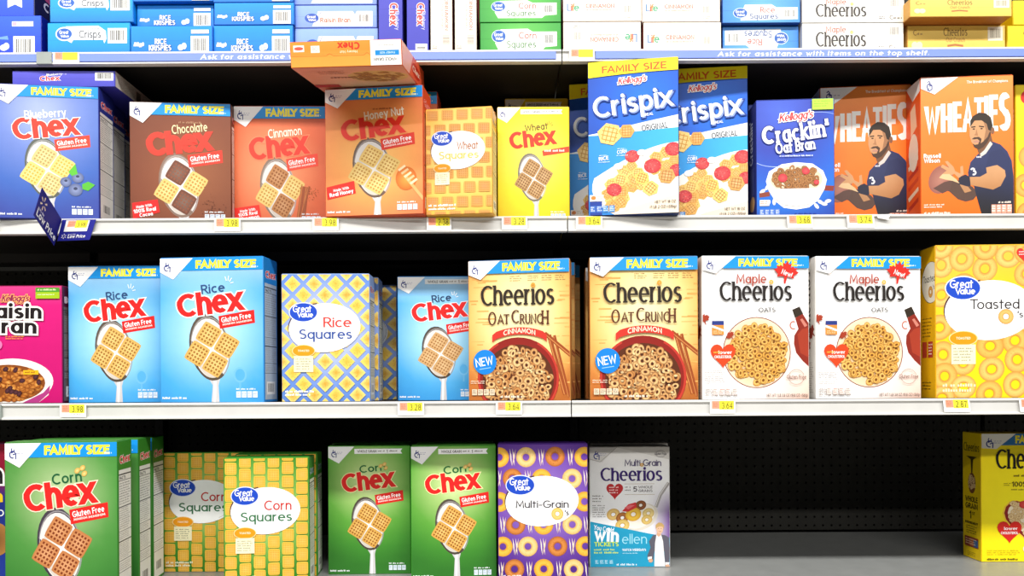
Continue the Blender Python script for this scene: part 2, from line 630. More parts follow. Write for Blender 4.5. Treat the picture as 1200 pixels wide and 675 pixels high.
def build_design(key):
    """meshes of one carton design: list of (name, parent name or None, mesh)"""
    if key in _built:
        return _built[key]
    d = DESIGNS[key]()
    w, dp, h = d['size']
    out = []
    sc = d.get('sides', {})
    base = d['base']
    co, fa, side = box_geo(-w / 2, w / 2, 0, dp, 0, h, .0012)
    cols = [sc.get(s, base) for s in side]
    me = bpy.data.meshes.new(key + '_carton')
    me.from_pydata(co, [], fa)
    at = me.color_attributes.new('ink', 'FLOAT_COLOR', 'CORNER')
    flat = []
    for f, c in zip(fa, cols):
        for _ in f:
            flat += [*L(c), 1.0]
    at.data.foreach_set('color', flat)
    me.materials.append(M_INK)
    out.append(('carton', None, me))
    b = .0012

    maps = {
        'front': (w - 2 * b, h - 2 * b, lambda x, z, o: (x - w / 2 + b, -o, z + b), 'front_panel'),
        'right': (dp - 2 * b, h - 2 * b, lambda x, z, o: (w / 2 + o, x + b, z + b), 'side_panel'),
        'left': (dp - 2 * b, h - 2 * b, lambda x, z, o: (-w / 2 - o, dp - x - b, z + b), 'side_panel'),
        'under': (w - 2 * b, dp - 2 * b, lambda x, z, o: (x - w / 2 + b, dp - b - z, -o), 'face_panel'),
    }
    for face in ('front', 'right', 'left', 'under'):
        art = d.get(face)
        if art is None:
            continue
        ww, hh, fn, pn = maps[face]
        pn = d.get('front_name', pn) if face == 'front' else pn
        for p, me in art.meshes(ww, hh, fn, key + '_' + face):
            if p == 'panel':
                out.append((pn, None, me))
            else:
                out.append((p, pn, me))
    if d.get('flap', True):
        # overlapping closing flap glued on the top, with its tuck tab
        t, fw = .0009, dp * .62
        z = h
        tab = w * .12
        pts = [(-w / 2 + .002, .001), (w / 2 - .002, .001), (w / 2 - .002, fw), (tab * 1.2, fw), (tab, fw + .008), (-tab, fw + .008), (-tab * 1.2, fw), (-w / 2 + .002, fw)]
        n = len(pts)
        co = [(x, y, z) for x, y in pts] + [(x, y, z + t) for x, y in pts]
        fa = [tuple(range(n, 2 * n))] + [(i, (i + 1) % n, n + (i + 1) % n, n + i) for i in range(n)]
        me = bpy.data.meshes.new(key + '_flap')
        me.from_pydata(co, [], fa)
        at = me.color_attributes.new('ink', 'FLOAT_COLOR', 'CORNER')
        fc = d.get('flap_col', sc.get('top', base))
        flat = []
        for f in fa:
            for _ in f:
                flat += [*L(fc), 1.0]
        at.data.foreach_set('color', flat)
        me.materials.append(M_INK)
        out.append(('top_flap', None, me))
    _built[key] = (d, out)
    return _built[key]


def put_box(key, loc, yaw, size, label, group=None, pitch=0.0, name='cereal_box', cat='cereal box', roll=0.0):
    d, ms = build_design(key)
    w, dp, h = d['size']
    root = empty(name, loc, (pitch, roll, -yaw))
    root.scale = (size[0] / w, size[1] / dp, size[2] / h)
    tag(root, label, cat, group)
    made = {}
    for n, par, me in ms:
        o = bpy.data.objects.new(n, me)
        link(o, made.get(par, root))
        made.setdefault(n, o)
    return root


def upright(key, xl, xr, ytop, D, yaw, shelf, label, group=None, depth=None, zlift=0.0, lean=0.0):
    """stand a box on a shelf: its front face spans xl..xr, its top edge sits at ytop, D away"""
    d, _ = build_design(key)
    z0 = SHELF[shelf] + zlift
    ymid = ytop + 70
    rl = ROLL
    a = ((xl - 600) - rl * (ymid - 450)) / F
    b = ((xr - 600) - rl * (ymid - 450)) / F
    t = math.radians(yaw)
    c, s = math.cos(t), math.sin(t)
    w = (b - a) * D / (c + s * (a + b) / 2)
    xc = a * (D + w / 2 * s) + w / 2 * c
    z1 = px((xl + xr) / 2, ytop, D).z
    dp = depth or d['size'][1]
    return put_box(key, (xc, D, z0), t, (w, dp, z1 - z0), label, group, pitch=lean)


def lying(key, xl, xr, y0, y1, D, label, group=None, yaw=0.0, depth=None, z=None):
    """a carton lying flat with its end facing the aisle: the end spans the pixel box"""
    d, _ = build_design(key)
    pm = px((xl + xr) / 2, y1, D)
    a, b = px(xl, (y0 + y1) / 2, D).x, px(xr, (y0 + y1) / 2, D).x
    t = math.radians(yaw)
    z0 = pm.z if z is None else z
    h = px((xl + xr) / 2, y0, D).z - z0
    return put_box(key, ((a + b) / 2, D, z0), t, ((b - a) / math.cos(t), depth or d['size'][1], h), label, group)
# ================================================================== carton artwork
Art.flip180 = False
_raw0 = Art.raw


def _raw(self, pts, col):
    if self.flip180:
        W, H = self.W, self.H
        if callable(col):
            col = [L(col(x, y)) for x, y in pts]
        pts = [(W - x, H - y) for x, y in pts]
    _raw0(self, pts, col)


Art.raw = _raw
HEAVY = (.26, .22)
BOLD = (.2, .165)
MED = (.13, .115)
THIN = (.08, .075)
RED = '#e0231f'


def radial(cx, cy, r, stops, ax=1.0):
    def f(x, y):
        t = math.hypot((x - cx) * ax, y - cy) / r
        for (a, ca), (b, cb) in zip(stops, stops[1:]):
            if t <= b:
                return mixc(ca, cb, (t - a) / (b - a))
        return L(stops[-1][1])
    return f


def vert(stops):
    def f(x, y):
        if y <= stops[0][0]:
            return L(stops[0][1])
        for (a, ca), (b, cb) in zip(stops, stops[1:]):
            if y <= b:
                return mixc(ca, cb, (y - a) / (b - a))
        return L(stops[-1][1])
    return f


def maker_corner(a, w=150, h=95, white='#fafafa', k=1.0):
    """white corner with the blue script G of the maker"""
    a.part('corner_emblem')
    a.poly([(0, 0), (w, 0), (60 * k, h), (0, 62 * k)], white)
    b = '#27357f'
    a.band(33 * k, 26 * k, 6 * k, 7 * k, 4 * k, b, -20, 250, 12)
    a.band(32 * k, 44 * k, 12 * k, 13 * k, 5 * k, b, 70, 330, 14)
    a.line([(34 * k, 33 * k), (27 * k, 38 * k)], 4.5 * k, b)
    a.line([(33 * k, 44 * k), (46 * k, 40 * k), (45 * k, 62 * k)], 4.5 * k, b)
    a.micro(50 * k, 30 * k, 82 * k, 46 * k, 2, '#8d90b4', 4, .4)


def size_banner(a, W, h=56, x0=60, col='#1393e4', txt='#fdf13a', s='FAMILY SIZE', tx=300, tw=275, th=37, by=47):
    a.part('size_banner')
    a.rect(x0, 0, W, h, col)
    a.text(s, tx, by, th, txt, w=tw, pen=(.3, .25), track=.03)
    a.micro(W - 52, h * .68, W - 14, h * .82, 1, '#d8f0ff', 2, .9)


def wheat_square(a, quad, base, dot, n=6, edge=None):
    """one woven cereal square: quad corners T, R, B, L"""
    T, R, B, Lf = [Vector((p[0], p[1])) for p in quad]

    def P(u, v):
        p = (T * (1 - u) + R * u) * (1 - v) + (Lf * (1 - u) + B * u) * v
        return (p.x, p.y)
    edge = edge or mixc(base, dot, .35)
    rim = []
    m = 5
    for k, (f) in enumerate(((lambda t: (t, 0)), (lambda t: (1, t)), (lambda t: (1 - t, 1)), (lambda t: (0, 1 - t)))):
        for i in range(m):
            t = i / m
            u, v = f(t)
            wob = .025 * math.sin(t * 2 * math.pi * 2.5) + (.03 if i in (0,) else 0)
            cu, cv = .5 - u, .5 - v
            rim.append(P(u + cu * wob * 2, v + cv * wob * 2))
    a.fan(rim, mixc(base, '#fffbe6', .12), edge)
    a.up()
    g = .86 / n
    for i in range(n):
        for j in range(n):
            u, v = .07 + g * i + g * .28, .07 + g * j + g * .28
            s = g * .56
            a.raw([P(u, v), P(u + s, v), P(u + s, v + s), P(u, v + s)], dot)


def block4(a, T, e1, e2, cols, n=6):
    """four joined squares: T top corner, e1 to the right corner, e2 to the left corner"""
    T, e1, e2 = Vector(T), Vector(e1), Vector(e2)
    g = .016
    for k, (i, j) in enumerate(((0, 0), (1, 0), (0, 1), (1, 1))):
        u0, v0 = i * .5 + (g if i else 0), j * .5 + (g if j else 0)
        u1, v1 = u0 + .5 - g, v0 + .5 - g
        q = [T + e1 * u0 + e2 * v0, T + e1 * u1 + e2 * v0, T + e1 * u1 + e2 * v1, T + e1 * u0 + e2 * v1]
        wheat_square(a, q, cols[k][0], cols[k][1], n)


def spoon(a, cx, cy, rx, ry, bottom, dark='#4c4137', milk='#fbf6ee', metal='#cfcccd', tilt=8):
    a.part('spoon_print')
    a.up()
    a.ell(cx - 5, cy - 10, rx * 1.06, ry * 1.04, dark, tilt, n=28, cc=mixc(dark, '#ffffff', .25))
    a.band(cx + 2, cy + 2, rx * 1.03, ry * 1.03, 5, mixc(dark, metal, .45), 200, 430, 24, tilt, 5)
    hb = bottom
    x0 = cx + 8
    a.poly([(x0 - 22, cy + ry * .88), (x0 + 42, cy + ry * .86), (x0 + 30, cy + ry + 26), (x0 + 34, hb), (x0 - 2, hb), (x0 + 4, cy + ry + 26)], metal)
    a.poly([(x0 + 8, cy + ry * .9), (x0 + 20, cy + ry * .9), (x0 + 17, hb), (x0 + 8, hb)], '#ffffff')
    a.ell(cx, cy + 4, rx, ry, mixc(metal, milk, .4), tilt, n=28)
    a.ell(cx + 5, cy + 12, rx * .86, ry * .88, '#cfc5ba', tilt, n=28, cc=milk)
    a.band(cx + 2, cy + 3, rx * .98, ry * .98, 15, dark, 60, 200, 18, tilt, 4)


def chex_front(bg, flavor, fcol, cols, family=True, H=650, dy=0, title='#e0221d', halo='#ffffff', hw=.035, fw=108, fx=243,
               spoon_dark='#4c4137', extra=None, n=5, gl='#e0221d', strip='#ffffff', ftxt='#fdf13a', banner='#1393e4', gluten=True, fpen=(.13, .12), nx=10, ny=14):
    W = 467
    a = Art(W, H)
    a.rect(0, 0, W, H, bg, nx, ny)
    sm = 0 if family else 1
    if extra:
        extra(a, 'under')
    by = dy + (30 if sm else 0)
    spoon(a, 226, 408 + by, 84, 140, H, dark=spoon_dark)
    block4(a, (207, 282 + by), (158, 96), (-103, 166), cols, n)
    a.part('panel')
    a.part('claim_tag')
    ty = dy + (10 if sm else 0)
    if gluten:
        a.poly([(265, 263 + ty), (427, 236 + ty), (431, 295 + ty), (272, 320 + ty)], gl)
        a.text('Gluten Free', 347, 283 + ty, 24, '#ffffff', w=136, pen=(.15, .13), rot=9)
        for (x0, w_) in ((284, 58), (346, 72)):
            a.text('MMINMIM'[:5], x0 + w_ / 2, 302 + ty - (x0 - 284) * .16, 9, '#ffd9d2', w=w_, pen=(.3, .25), rot=9)
    else:
        a.poly([(290, 258 + ty), (467, 232 + ty), (467, 268 + ty), (296, 292 + ty)], gl)
        a.micro(305, 250 + ty, 455, 268 + ty, 1, '#ffe9e2', 5, .8)
    a.part('name_lettering')
    t0 = dy - (10 if sm else 0)
    a.text('Chex', 232, 254 + t0, 106, title, w=302, pen=(.28, .195), rot=6.5, halo=halo, hw=hw, track=.0, xh=1.1)
    a.part('flavor_lettering')
    a.text(flavor, fx, 158 + t0 - (6 if sm else 0), 42, fcol, w=fw, pen=fpen, rot=6)
    if extra:
        extra(a, 'over')
    a.part('panel')
    a.micro(8, H - 24, 130, H - 12, 1, '#f4f8fb', 8, .8)
    a.micro(345, H - 62, 440, H - 52, 1, '#f4f8fb', 9, .7)
    for k in range(4):
        a.rect(345 + k * 25, H - 48, 366 + k * 25, H - 20, mixc('#ffffff', '#aac8e8', .4))
        a.micro(348 + k * 25, H - 44, 364 + k * 25, H - 26, 3, '#5f86a8', k, .5)
    if family:
        size_banner(a, W, tx=300, txt=ftxt, col=banner)
    else:
        a.part('grain_ribbon')
        a.poly([(150, 13), (425, 13), (415, 27), (425, 41), (150, 41)], strip)
        a.text('WHOLE GRAIN', 222, 34, 14, '#3a3a33', w=112, pen=(.2, .17))
        a.micro(285, 22, 325, 33, 1, '#77776c', 3, .7)
        a.text('1', 338, 35, 16, '#3a3a33', pen=(.18, .15))
        a.micro(350, 22, 408, 33, 1, '#77776c', 6, .7)
    maker_corner(a)
    return a


def facts_side(top, body='#f3f0ea', name='Chex', ncol=RED, seed=1, H=650, W=150):
    """printed side: small name on colour, then a pale facts table"""
    a = Art(W, H)
    a.rect(0, 0, W, H, top)
    a.part('name_lettering')
    a.text(name, W * .5, H * .135, H * .05, ncol, w=W * .74, pen=(.26, .2), halo='#ffffff', hw=.05, rot=3)
    a.part('facts_table_print')
    x0, x1 = W * .06, W * .94
    a.rect(x0, H * .175, x1, H * .985, body)
    a.up()
    for y, t in ((.2, 5), (.24, 2.5), (.4, 4), (.55, 2), (.61, 4.5), (.73, 2.2), (.8, 2)):
        a.raw([(x0, H * y), (x1, H * y), (x1, H * y + t), (x0, H * y + t)], '#2d2b29')
    a.text('FACTS', W * .33, H * .235, H * .02, '#2d2b29', w=W * .45, pen=(.25, .2))
    a.micro(x0 + 6, H * .255, x1 - 6, H * .395, 9, '#8b8781', seed, .45)
    a.micro(x0 + 6, H * .41, x1 - 6, H * .545, 10, '#96928c', seed + 1, .42)
    a.micro(x0 + 6, H * .56, x1 - 6, H * .605, 4, '#96928c', seed + 2, .42)
    a.micro(x0 + 6, H * .625, x1 - 6, H * .725, 9, '#a09c96', seed + 3, .42)
    a.micro(x0 + 6, H * .745, x1 - 6, H * .795, 4, '#a09c96', seed + 4, .42)
    a.barcode(W * .18, H * .86, W * .8, H * .95, seed=seed + 5, paper='#f3f0ea')
    return a


FAM = (.218, .072, .305)
SML = (.19, .062, .287)
WHEATC = ('#f0c56a', '#a06a28')
PALE = ('#f6d884', '#c48f3c')


def d_blueberry():
    bg = radial(200, 130, 520, [(0, '#aab8e6'), (.35, '#7289d0'), (.7, '#4068bc'), (1, '#3a4a9e')])

    def ex(a, k):
        if k == 'over':
            a.part('berry_print')
            for (x, y, r) in ((318, 470, 26), (372, 448, 28), (362, 508, 33)):
                a.ell(x, y, r, r * .95, '#5a6790', n=18, cc='#8f9bc4')
                a.ell(x, y - 6, r * .3, r * .24, '#39425f', n=8)
            a.poly([(330, 420), (362, 380), (372, 430), (345, 440)], '#5fc03a')
            a.poly([(392, 480), (420, 466), (452, 482), (420, 512), (394, 504)], '#58b838')
    bl = ('#f0d690', '#b79a5c')
    a = chex_front(bg, 'Blueberry', '#ffffff', [bl, ('#f8df8a', '#d4aa45'), ('#f8df8a', '#d4aa45'), bl], fw=190, fx=228,
                   extra=ex, title='#f0402f', gl='#ee4430', fpen=(.17, .15), spoon_dark='#5b6058')
    return dict(size=FAM, base='#2c3590', sides={'front': '#3b50ad', 'top': '#3a43a4', 'left': '#272f86', 'right': '#272f86'}, front=a,
                right=facts_side('#2b3592', seed=3), flap_col='#3d47a8')


def d_chocolate():
    bg = radial(300, 330, 520, [(0, '#9a5c3a'), (.5, '#80452c'), (1, '#6b3724')])

    def ex(a, k):
        if k == 'over':
            a.part('cocoa_print')
            r = random.Random(5)
            a.up()
            for i in range(90):
                x, y = 330 + r.gauss(45, 26), 470 + r.gauss(35, 38)
                s = 3 + r.random() * 4
                a.raw([(x, y), (x + s, y + 1), (x + s - 1, y + s), (x - 1, y + s - 1)], mixc('#5e2c1a', '#8e5236', r.random()))
            a.part('promise_tag')
            a.poly([(8, 466), (126, 448), (136, 508), (12, 540)], '#ea2320')
            a.text('Made With', 64, 486, 13, '#fff', w=74, pen=(.2, .17), rot=9)
            a.text('100% Real', 68, 507, 18, '#fff', w=104, pen=(.22, .18), rot=9)
            a.text('Cocoa', 74, 527, 17, '#fff', w=62, pen=(.22, .18), rot=9)
            a.part('panel')
            a.micro(225, 84, 335, 96, 1, '#b08060', 4, .8)
    ch = ('#5d2f1e', '#8d5138')
    a = chex_front(bg, 'Chocolate', '#fbe9b4', [ch, PALE, PALE, ch], H=562, dy=-22, fw=166, fx=278, extra=ex,
                   title='#ee3d2c', halo='#c94330', hw=.03, gl='#ee3d2c', fpen=(.16, .14), spoon_dark='#8b7263')
    return dict(size=(.22, .072, .27), base='#6a3623', sides={'front': '#7a4029', 'top': '#6a3623'}, front=a, right=facts_side('#6a3623', seed=8), left=facts_side('#6a3623', seed=9))


def d_cinnamon():
    bg = radial(210, 300, 560, [(0, '#f0a070'), (.45, '#df6a40'), (1, '#c4492e')])

    def ex(a, k):
        if k == 'over':
            a.part('cinnamon_stick_print')
            for (x0, y0, x1, y1, t) in ((352, 372, 322, 560, 20), (372, 376, 346, 560, 18), (384, 372, 330, 560, 10)):
                a.line([(x0, y0), (x1, y1)], t, '#a0522c')
                a.line([(x0 - 4, y0), (x1 - 4, y1)], t * .25, '#c9793f')
            r = random.Random(2)
            a.up()
            for i in range(40):
                x, y = 392 + r.gauss(0, 14), 400 + r.gauss(0, 16)
                a.raw([(x, y), (x + 5, y), (x + 4, y + 5)], mixc('#8e4420', '#bd7038', r.random()))
            a.part('promise_tag')
            a.poly([(0, 474), (126, 458), (136, 512), (4, 536)], '#ef2f25')
            a.text('Made With', 68, 490, 13, '#fff', w=80, pen=(.2, .17), rot=8)
            a.text('100% Real', 70, 508, 16, '#fff', w=98, pen=(.22, .18), rot=8)
            a.text('Cinnamon', 76, 526, 15, '#fff', w=104, pen=(.22, .18), rot=8)
    ci = ('#c98a4e', '#8f5426')
    a = chex_front(bg, 'Cinnamon', '#fff2dc', [ci, PALE, PALE, ci], H=560, dy=-18, fw=172, fx=262, extra=ex,
                   title='#ee3c2a', halo='#f4855c', hw=.045, gl='#ee4a34', fpen=(.16, .14), spoon_dark='#8a7767')
    return dict(size=(.22, .072, .27), base='#c4492e', sides={'front': '#d55a38', 'top': '#b84028'}, front=a, right=facts_side('#c4492e', seed=8))


def d_honey():
    bg = radial(235, 340, 520, [(0, '#ffcc74'), (.35, '#f5a256'), (.7, '#de7448'), (1, '#c65238')])

    def ex(a, k):
        if k == 'over':
            a.part('honey_dipper_print')
            a.ell(388, 455, 50, 58, '#d56a1e', n=20, cc='#f0a040')
            a.line([(380, 440), (470, 560)], 14, '#e2b06c')
            for i in range(5):
                a.line([(352 + i * 14, 415 + i * 17), (384 + i * 14, 392 + i * 17)], 11, mixc('#f6e2b4', '#d8a45c', i % 2 * .5))
            a.part('promise_tag')
            a.poly([(4, 486), (138, 458), (146, 520), (8, 548)], '#e52a20')
            a.text('Made With', 76, 504, 14, '#fff', w=76, pen=(.2, .17), rot=10)
            a.text('Real Honey', 78, 526, 19, '#fff', w=116, pen=(.22, .18), rot=10)
            a.part('panel')
            a.micro(230, 102, 330, 112, 1, '#a0522a', 4, .7)
    a = chex_front(bg, 'Honey Nut', '#fff6e2', [PALE, PALE, PALE, PALE], H=630, dy=-8, fw=192, fx=286, extra=ex, title='#e4301f',
                   halo='#f09050', hw=.04, gl='#df3524', fpen=(.15, .13), spoon_dark='#6a5648')
    return dict(size=FAM, base='#d2502a', sides={'front': '#d96030', 'top': '#d2502a'}, front=a, right=facts_side('#d8502a', body='#e2683a', seed=18))


def d_wheat():
    bg = radial(240, 300, 560, [(0, '#fff46a'), (.5, '#fbe424'), (.8, '#f3cf12'), (1, '#e6b00c')])

    def ex(a, k):
        if k == 'over':
            a.part('flavor_lettering')
            for an in (20, 55, 90, 125):
                c, s = math.cos(math.radians(an)), -math.sin(math.radians(an))
                a.line([(338 + c * 12, 118 + s * 14), (338 + c * 28, 118 + s * 34)], 4, '#a58a2a')
    w = ('#cfa468', '#7a4a20')
    a = chex_front(bg, 'Wheat', '#6a4a20', [w, w, w, w], family=False, H=706, fw=150, fx=255, extra=ex, title='#ea3b22', halo='#ffd24a', hw=.02,
                   gluten=False, gl='#ee4a2a', n=5, spoon_dark='#7c7466')
    return dict(size=SML, base='#f2cc14', sides={'top': '#f6e060'}, front=a, right=facts_side('#f2cc14', seed=4), left=facts_side('#f2cc14', seed=5))


def rice_bg(H):
    g = radial(233, 330, 470, [(0, '#cdeefd'), (.3, '#98d4f5'), (.62, '#4aaae6'), (1, '#2584d2')])

    def f(x, y):
        c = g(x, y)
        return mixc(mixc(c, '#bcdcf4', .55), c, (y - 40) / 120) if y < 160 else c
    return f


def rice_extra(a, k):
    if k == 'over':
        a.part('flavor_lettering')
        for an in (10, 45, 80, 115):
            c, s = math.cos(math.radians(an)), -math.sin(math.radians(an))
            a.line([(308 + c * 12, 118 + s * 14), (308 + c * 27, 118 + s * 36)], 4, '#eef8ff')
    if k == 'under':
        a.part('panel')
        a.ell(362, 528, 30, 36, '#74bdec', n=14)
        a.ell(362, 528, 22, 27, '#57aee6', n=14)
        a.line([(362, 562), (362, 600)], 9, '#6bb8ea')


def d_rice():
    a = chex_front(rice_bg(650), 'Rice', '#2d4c7c', [WHEATC] * 4, extra=rice_extra, title='#e5211f', halo='#ffffff', hw=.05, spoon_dark='#584a3c')
    return dict(size=FAM, base='#2f8fd8', sides={'front': '#4aa6e4', 'top': '#1f86d4'}, front=a, right=facts_side('#2585d2', body='#b9c6d2', seed=11))


def d_rice_small():
    w = ('#e0b67c', '#a06c38')
    a = chex_front(rice_bg(705), 'Rice', '#20365e', [w] * 4, family=False, H=705, extra=rice_extra, title='#e5211f', halo='#e8f4ff', hw=.04, strip='#dfe6ea')
    return dict(size=SML, base='#2f8fd8', sides={'front': '#3a98de', 'top': '#1f78c4'}, front=a, right=facts_side('#2585d2', body='#b9c6d2', seed=12))


def corn_bg(y0, fam=False):
    if fam:
        return radial(235, y0, 460, [(0, '#cddcae'), (.22, '#92b676'), (.5, '#4f9240'), (.8, '#387c30'), (1, '#2a6826')])
    return radial(235, y0, 460, [(0, '#e6efb4'), (.25, '#a9cc78'), (.55, '#5fa53c'), (.8, '#3f8a2c'), (1, '#2f7424')])


def corn_extra(a, k):
    if k == 'over':
        a.part('flavor_lettering')
        for x, y in ((300, 110), (322, 100), (330, 122)):
            a.ell(x, y, 13, 10, '#d9a548', rot=40, n=12, cc='#f4da8c')


def d_corn():
    c = ('#d88e50', '#7c3412')
    a = chex_front(corn_bg(210, True), 'Corn', '#0e5a34', [c] * 4, extra=corn_extra, fw=125, fx=258, title='#e5211f', halo='#f6e2c8', hw=.04, spoon_dark='#3c3140')
    return dict(size=FAM, base='#2f7a2a', sides={'front': '#438636', 'top': '#438636'}, front=a, right=facts_side('#3a8a2c', seed=21))


def d_corn_small():
    c = ('#f0bc58', '#96540f')
    a = chex_front(corn_bg(200), 'Corn', '#0e6634', [c] * 4, family=False, H=715, extra=corn_extra, fw=150, fx=255, title='#e5211f', halo='#f4f0b0', hw=.04)
    return dict(size=SML, base='#3f9a2c', sides={'front': '#58ab38', 'top': '#58a83c'}, front=a, right=facts_side('#46982e', seed=22))


# ------------------------------------------------------------------ store-label boxes
def store_oval(a, lines, dy=0, badge=True, bdy=0):
    a.part('name_oval')
    a.band(190, 235 + dy, 160, 107, 3.5, '#4a2e3c', 40, 262, 40, 4, 6)
    a.ell(194, 240 + dy, 163, 110, '#ffffff', 4, n=40)
    a.band(190, 235 + dy, 160, 107, 1.2, '#6a4a50', -30, 60, 20, 4)
    a.part('brand_oval')
    d0, dy = dy, dy + bdy
    a.ell(98, 170 + dy, 66, 45, '#e9eefc', 0, n=30)
    a.ell(98, 170 + dy, 62, 41, '#1a49c2', 0, n=30)
    a.text('Great', 92, 170 + dy, 31, '#ffffff', w=84, pen=(.17, .15), track=.04)
    a.text('Value', 106, 193 + dy, 24, '#ffffff', w=72, pen=(.19, .17), track=.04)
    dy = d0
    a.part('name_lettering')
    for s, cx, by, h, w, col, pen in lines:
        a.text(s, cx, by + dy, h, col, w=w, pen=pen, track=.07)
    if badge:
        a.part('flavor_badge')
        a.ell(98, 343 + dy, 53, 28, '#f8dc9a', 0, n=24)
        a.ell(98, 343 + dy, 49, 25, '#f09a14', 0, n=24)
        a.text('TOASTED', 98, 347 + dy, 9, '#fff4dc', w=52, pen=(.2, .17))
        a.rect(54, 366 + dy, 142, 438 + dy, '#f8f0c8')
        a.micro(62, 378 + dy, 134, 432 + dy, 5, '#8d8668', 7, .4)


SQ_LINES = lambda n, c1, c2: [(n, 252, 238, 46, 128, c1, (.12, .11)), ('Squares', 198, 290, 44, 240, c2, (.12, .11))]


def d_sq_rice():
    W, H = 396, 570
    a = Art(W, H)
    a.rect(0, 0, W, H, radial(200, 250, 330, [(0, '#d8dcf6'), (.45, '#a8b8ea'), (.75, '#6d90d8'), (1, '#5f88d2')]), 8, 10)
    a.part('square_print')
    r = random.Random(3)
    k = 0
    for j in range(-1, 13):
        for i in range(-1, 6):
            cx, cy = 48 + i * 98 + (49 if j % 2 else 0), 42 + j * 50
            s = 37
            q = [(cx, cy - s), (cx + s, cy), (cx, cy + s), (cx - s, cy)]
            a.fan(q, '#ecb63e', '#f6d76c') if r.random() < .5 else a.fan(q, '#e0a030', '#f8de80')
            a.up()
            for t in range(16):
                x, y = cx + r.uniform(-20, 20), cy + r.uniform(-20, 20)
                if abs(x - cx) + abs(y - cy) < s * .8:
                    a.raw([(x, y), (x + 3, y), (x + 3, y + 3), (x, y + 3)], '#d79a3a')
    a.part('panel')
    a.micro(14, 520, 150, 548, 2, '#ffffff', 4, .7)
    store_oval(a, SQ_LINES('Rice', '#dc3f38', '#2f4f9c'))
    s = facts_side('#8fabdf', body='#dcd8c4', name='Rice', ncol='#c04a40', seed=31)
    return dict(size=(.188, .06, .283), base='#86a4dc', sides={'front': '#8fabe2', 'top': '#88a6de'}, front=a, right=s)


def d_sq_corn():
    W, H = 396, 600
    a = Art(W, H)
    a.rect(0, 0, W, H, radial(200, 250, 330, [(0, '#c8dc8a'), (.5, '#7db450'), (.85, '#3d8a28'), (1, '#33801f')]), 8, 10)
    a.part('square_print')
    r = random.Random(4)
    for i in range(-1, 7):
        for j in range(-1, 11):
            cx, cy = 32 + i * 66.6 + r.uniform(-1, 1), 20 + j * 63 + (26 if i % 2 == 0 else -6)
            w, h = 27, 29
            wheat_square(a, [(cx - w, cy - h + r.uniform(-2, 2)), (cx + w, cy - h + r.uniform(-2, 2)), (cx + w, cy + h), (cx - w, cy + h)],
                         mixc('#f6c63c', '#eeb02c', r.random()), '#d8922a', n=6, edge='#f0bc40')
    a.part('panel')
    a.micro(14, 548, 150, 578, 2, '#f4f4d8', 4, .7)
    store_oval(a, SQ_LINES('Corn', '#c8302c', '#35714a'), dy=5)
    s = facts_side('#3d8a2c', body='#e6e6d6', name='Corn', ncol='#3c6a8a', seed=32)
    return dict(size=(.19, .06, .287), base='#3a8a28', sides={'front': '#4c9634', 'top': '#3f8f2e'}, front=a, right=s)


def d_sq_wheat():
    W, H = 396, 610
    a = Art(W, H)
    a.rect(0, 0, W, H, radial(200, 250, 420, [(0, '#fbe39a'), (.5, '#f6c964'), (1, '#f0b544')]), 6, 8)
    a.part('square_print')
    r = random.Random(6)
    for j in range(-1, 9):
        for i in range(-1, 6):
            cx, cy = 40 + i * 89 + (44 if j % 2 else 0) + r.uniform(-2, 2), 35 + j * 84
            w, h = 36, 33
            wheat_square(a, [(cx - w, cy - h), (cx + w, cy - h + 3), (cx + w, cy + h), (cx - w, cy + h - 2)],
                         mixc('#e2a044', '#d18738', r.random()), '#b8702c', n=7, edge='#e3a64e')
    a.part('panel')
    a.micro(14, 552, 190, 592, 2, '#ffffff', 4, .6)
    store_oval(a, SQ_LINES('Wheat', '#b06a3c', '#f0cf5a'), dy=2)
    s = facts_side('#e8b04a', body='#f0d8a0', name='Wheat', ncol='#a05a30', seed=33)
    return dict(size=(.165, .06, .25), base='#eab04a', sides={'front': '#eeb850', 'top': '#e8ac46'}, front=a, right=s)


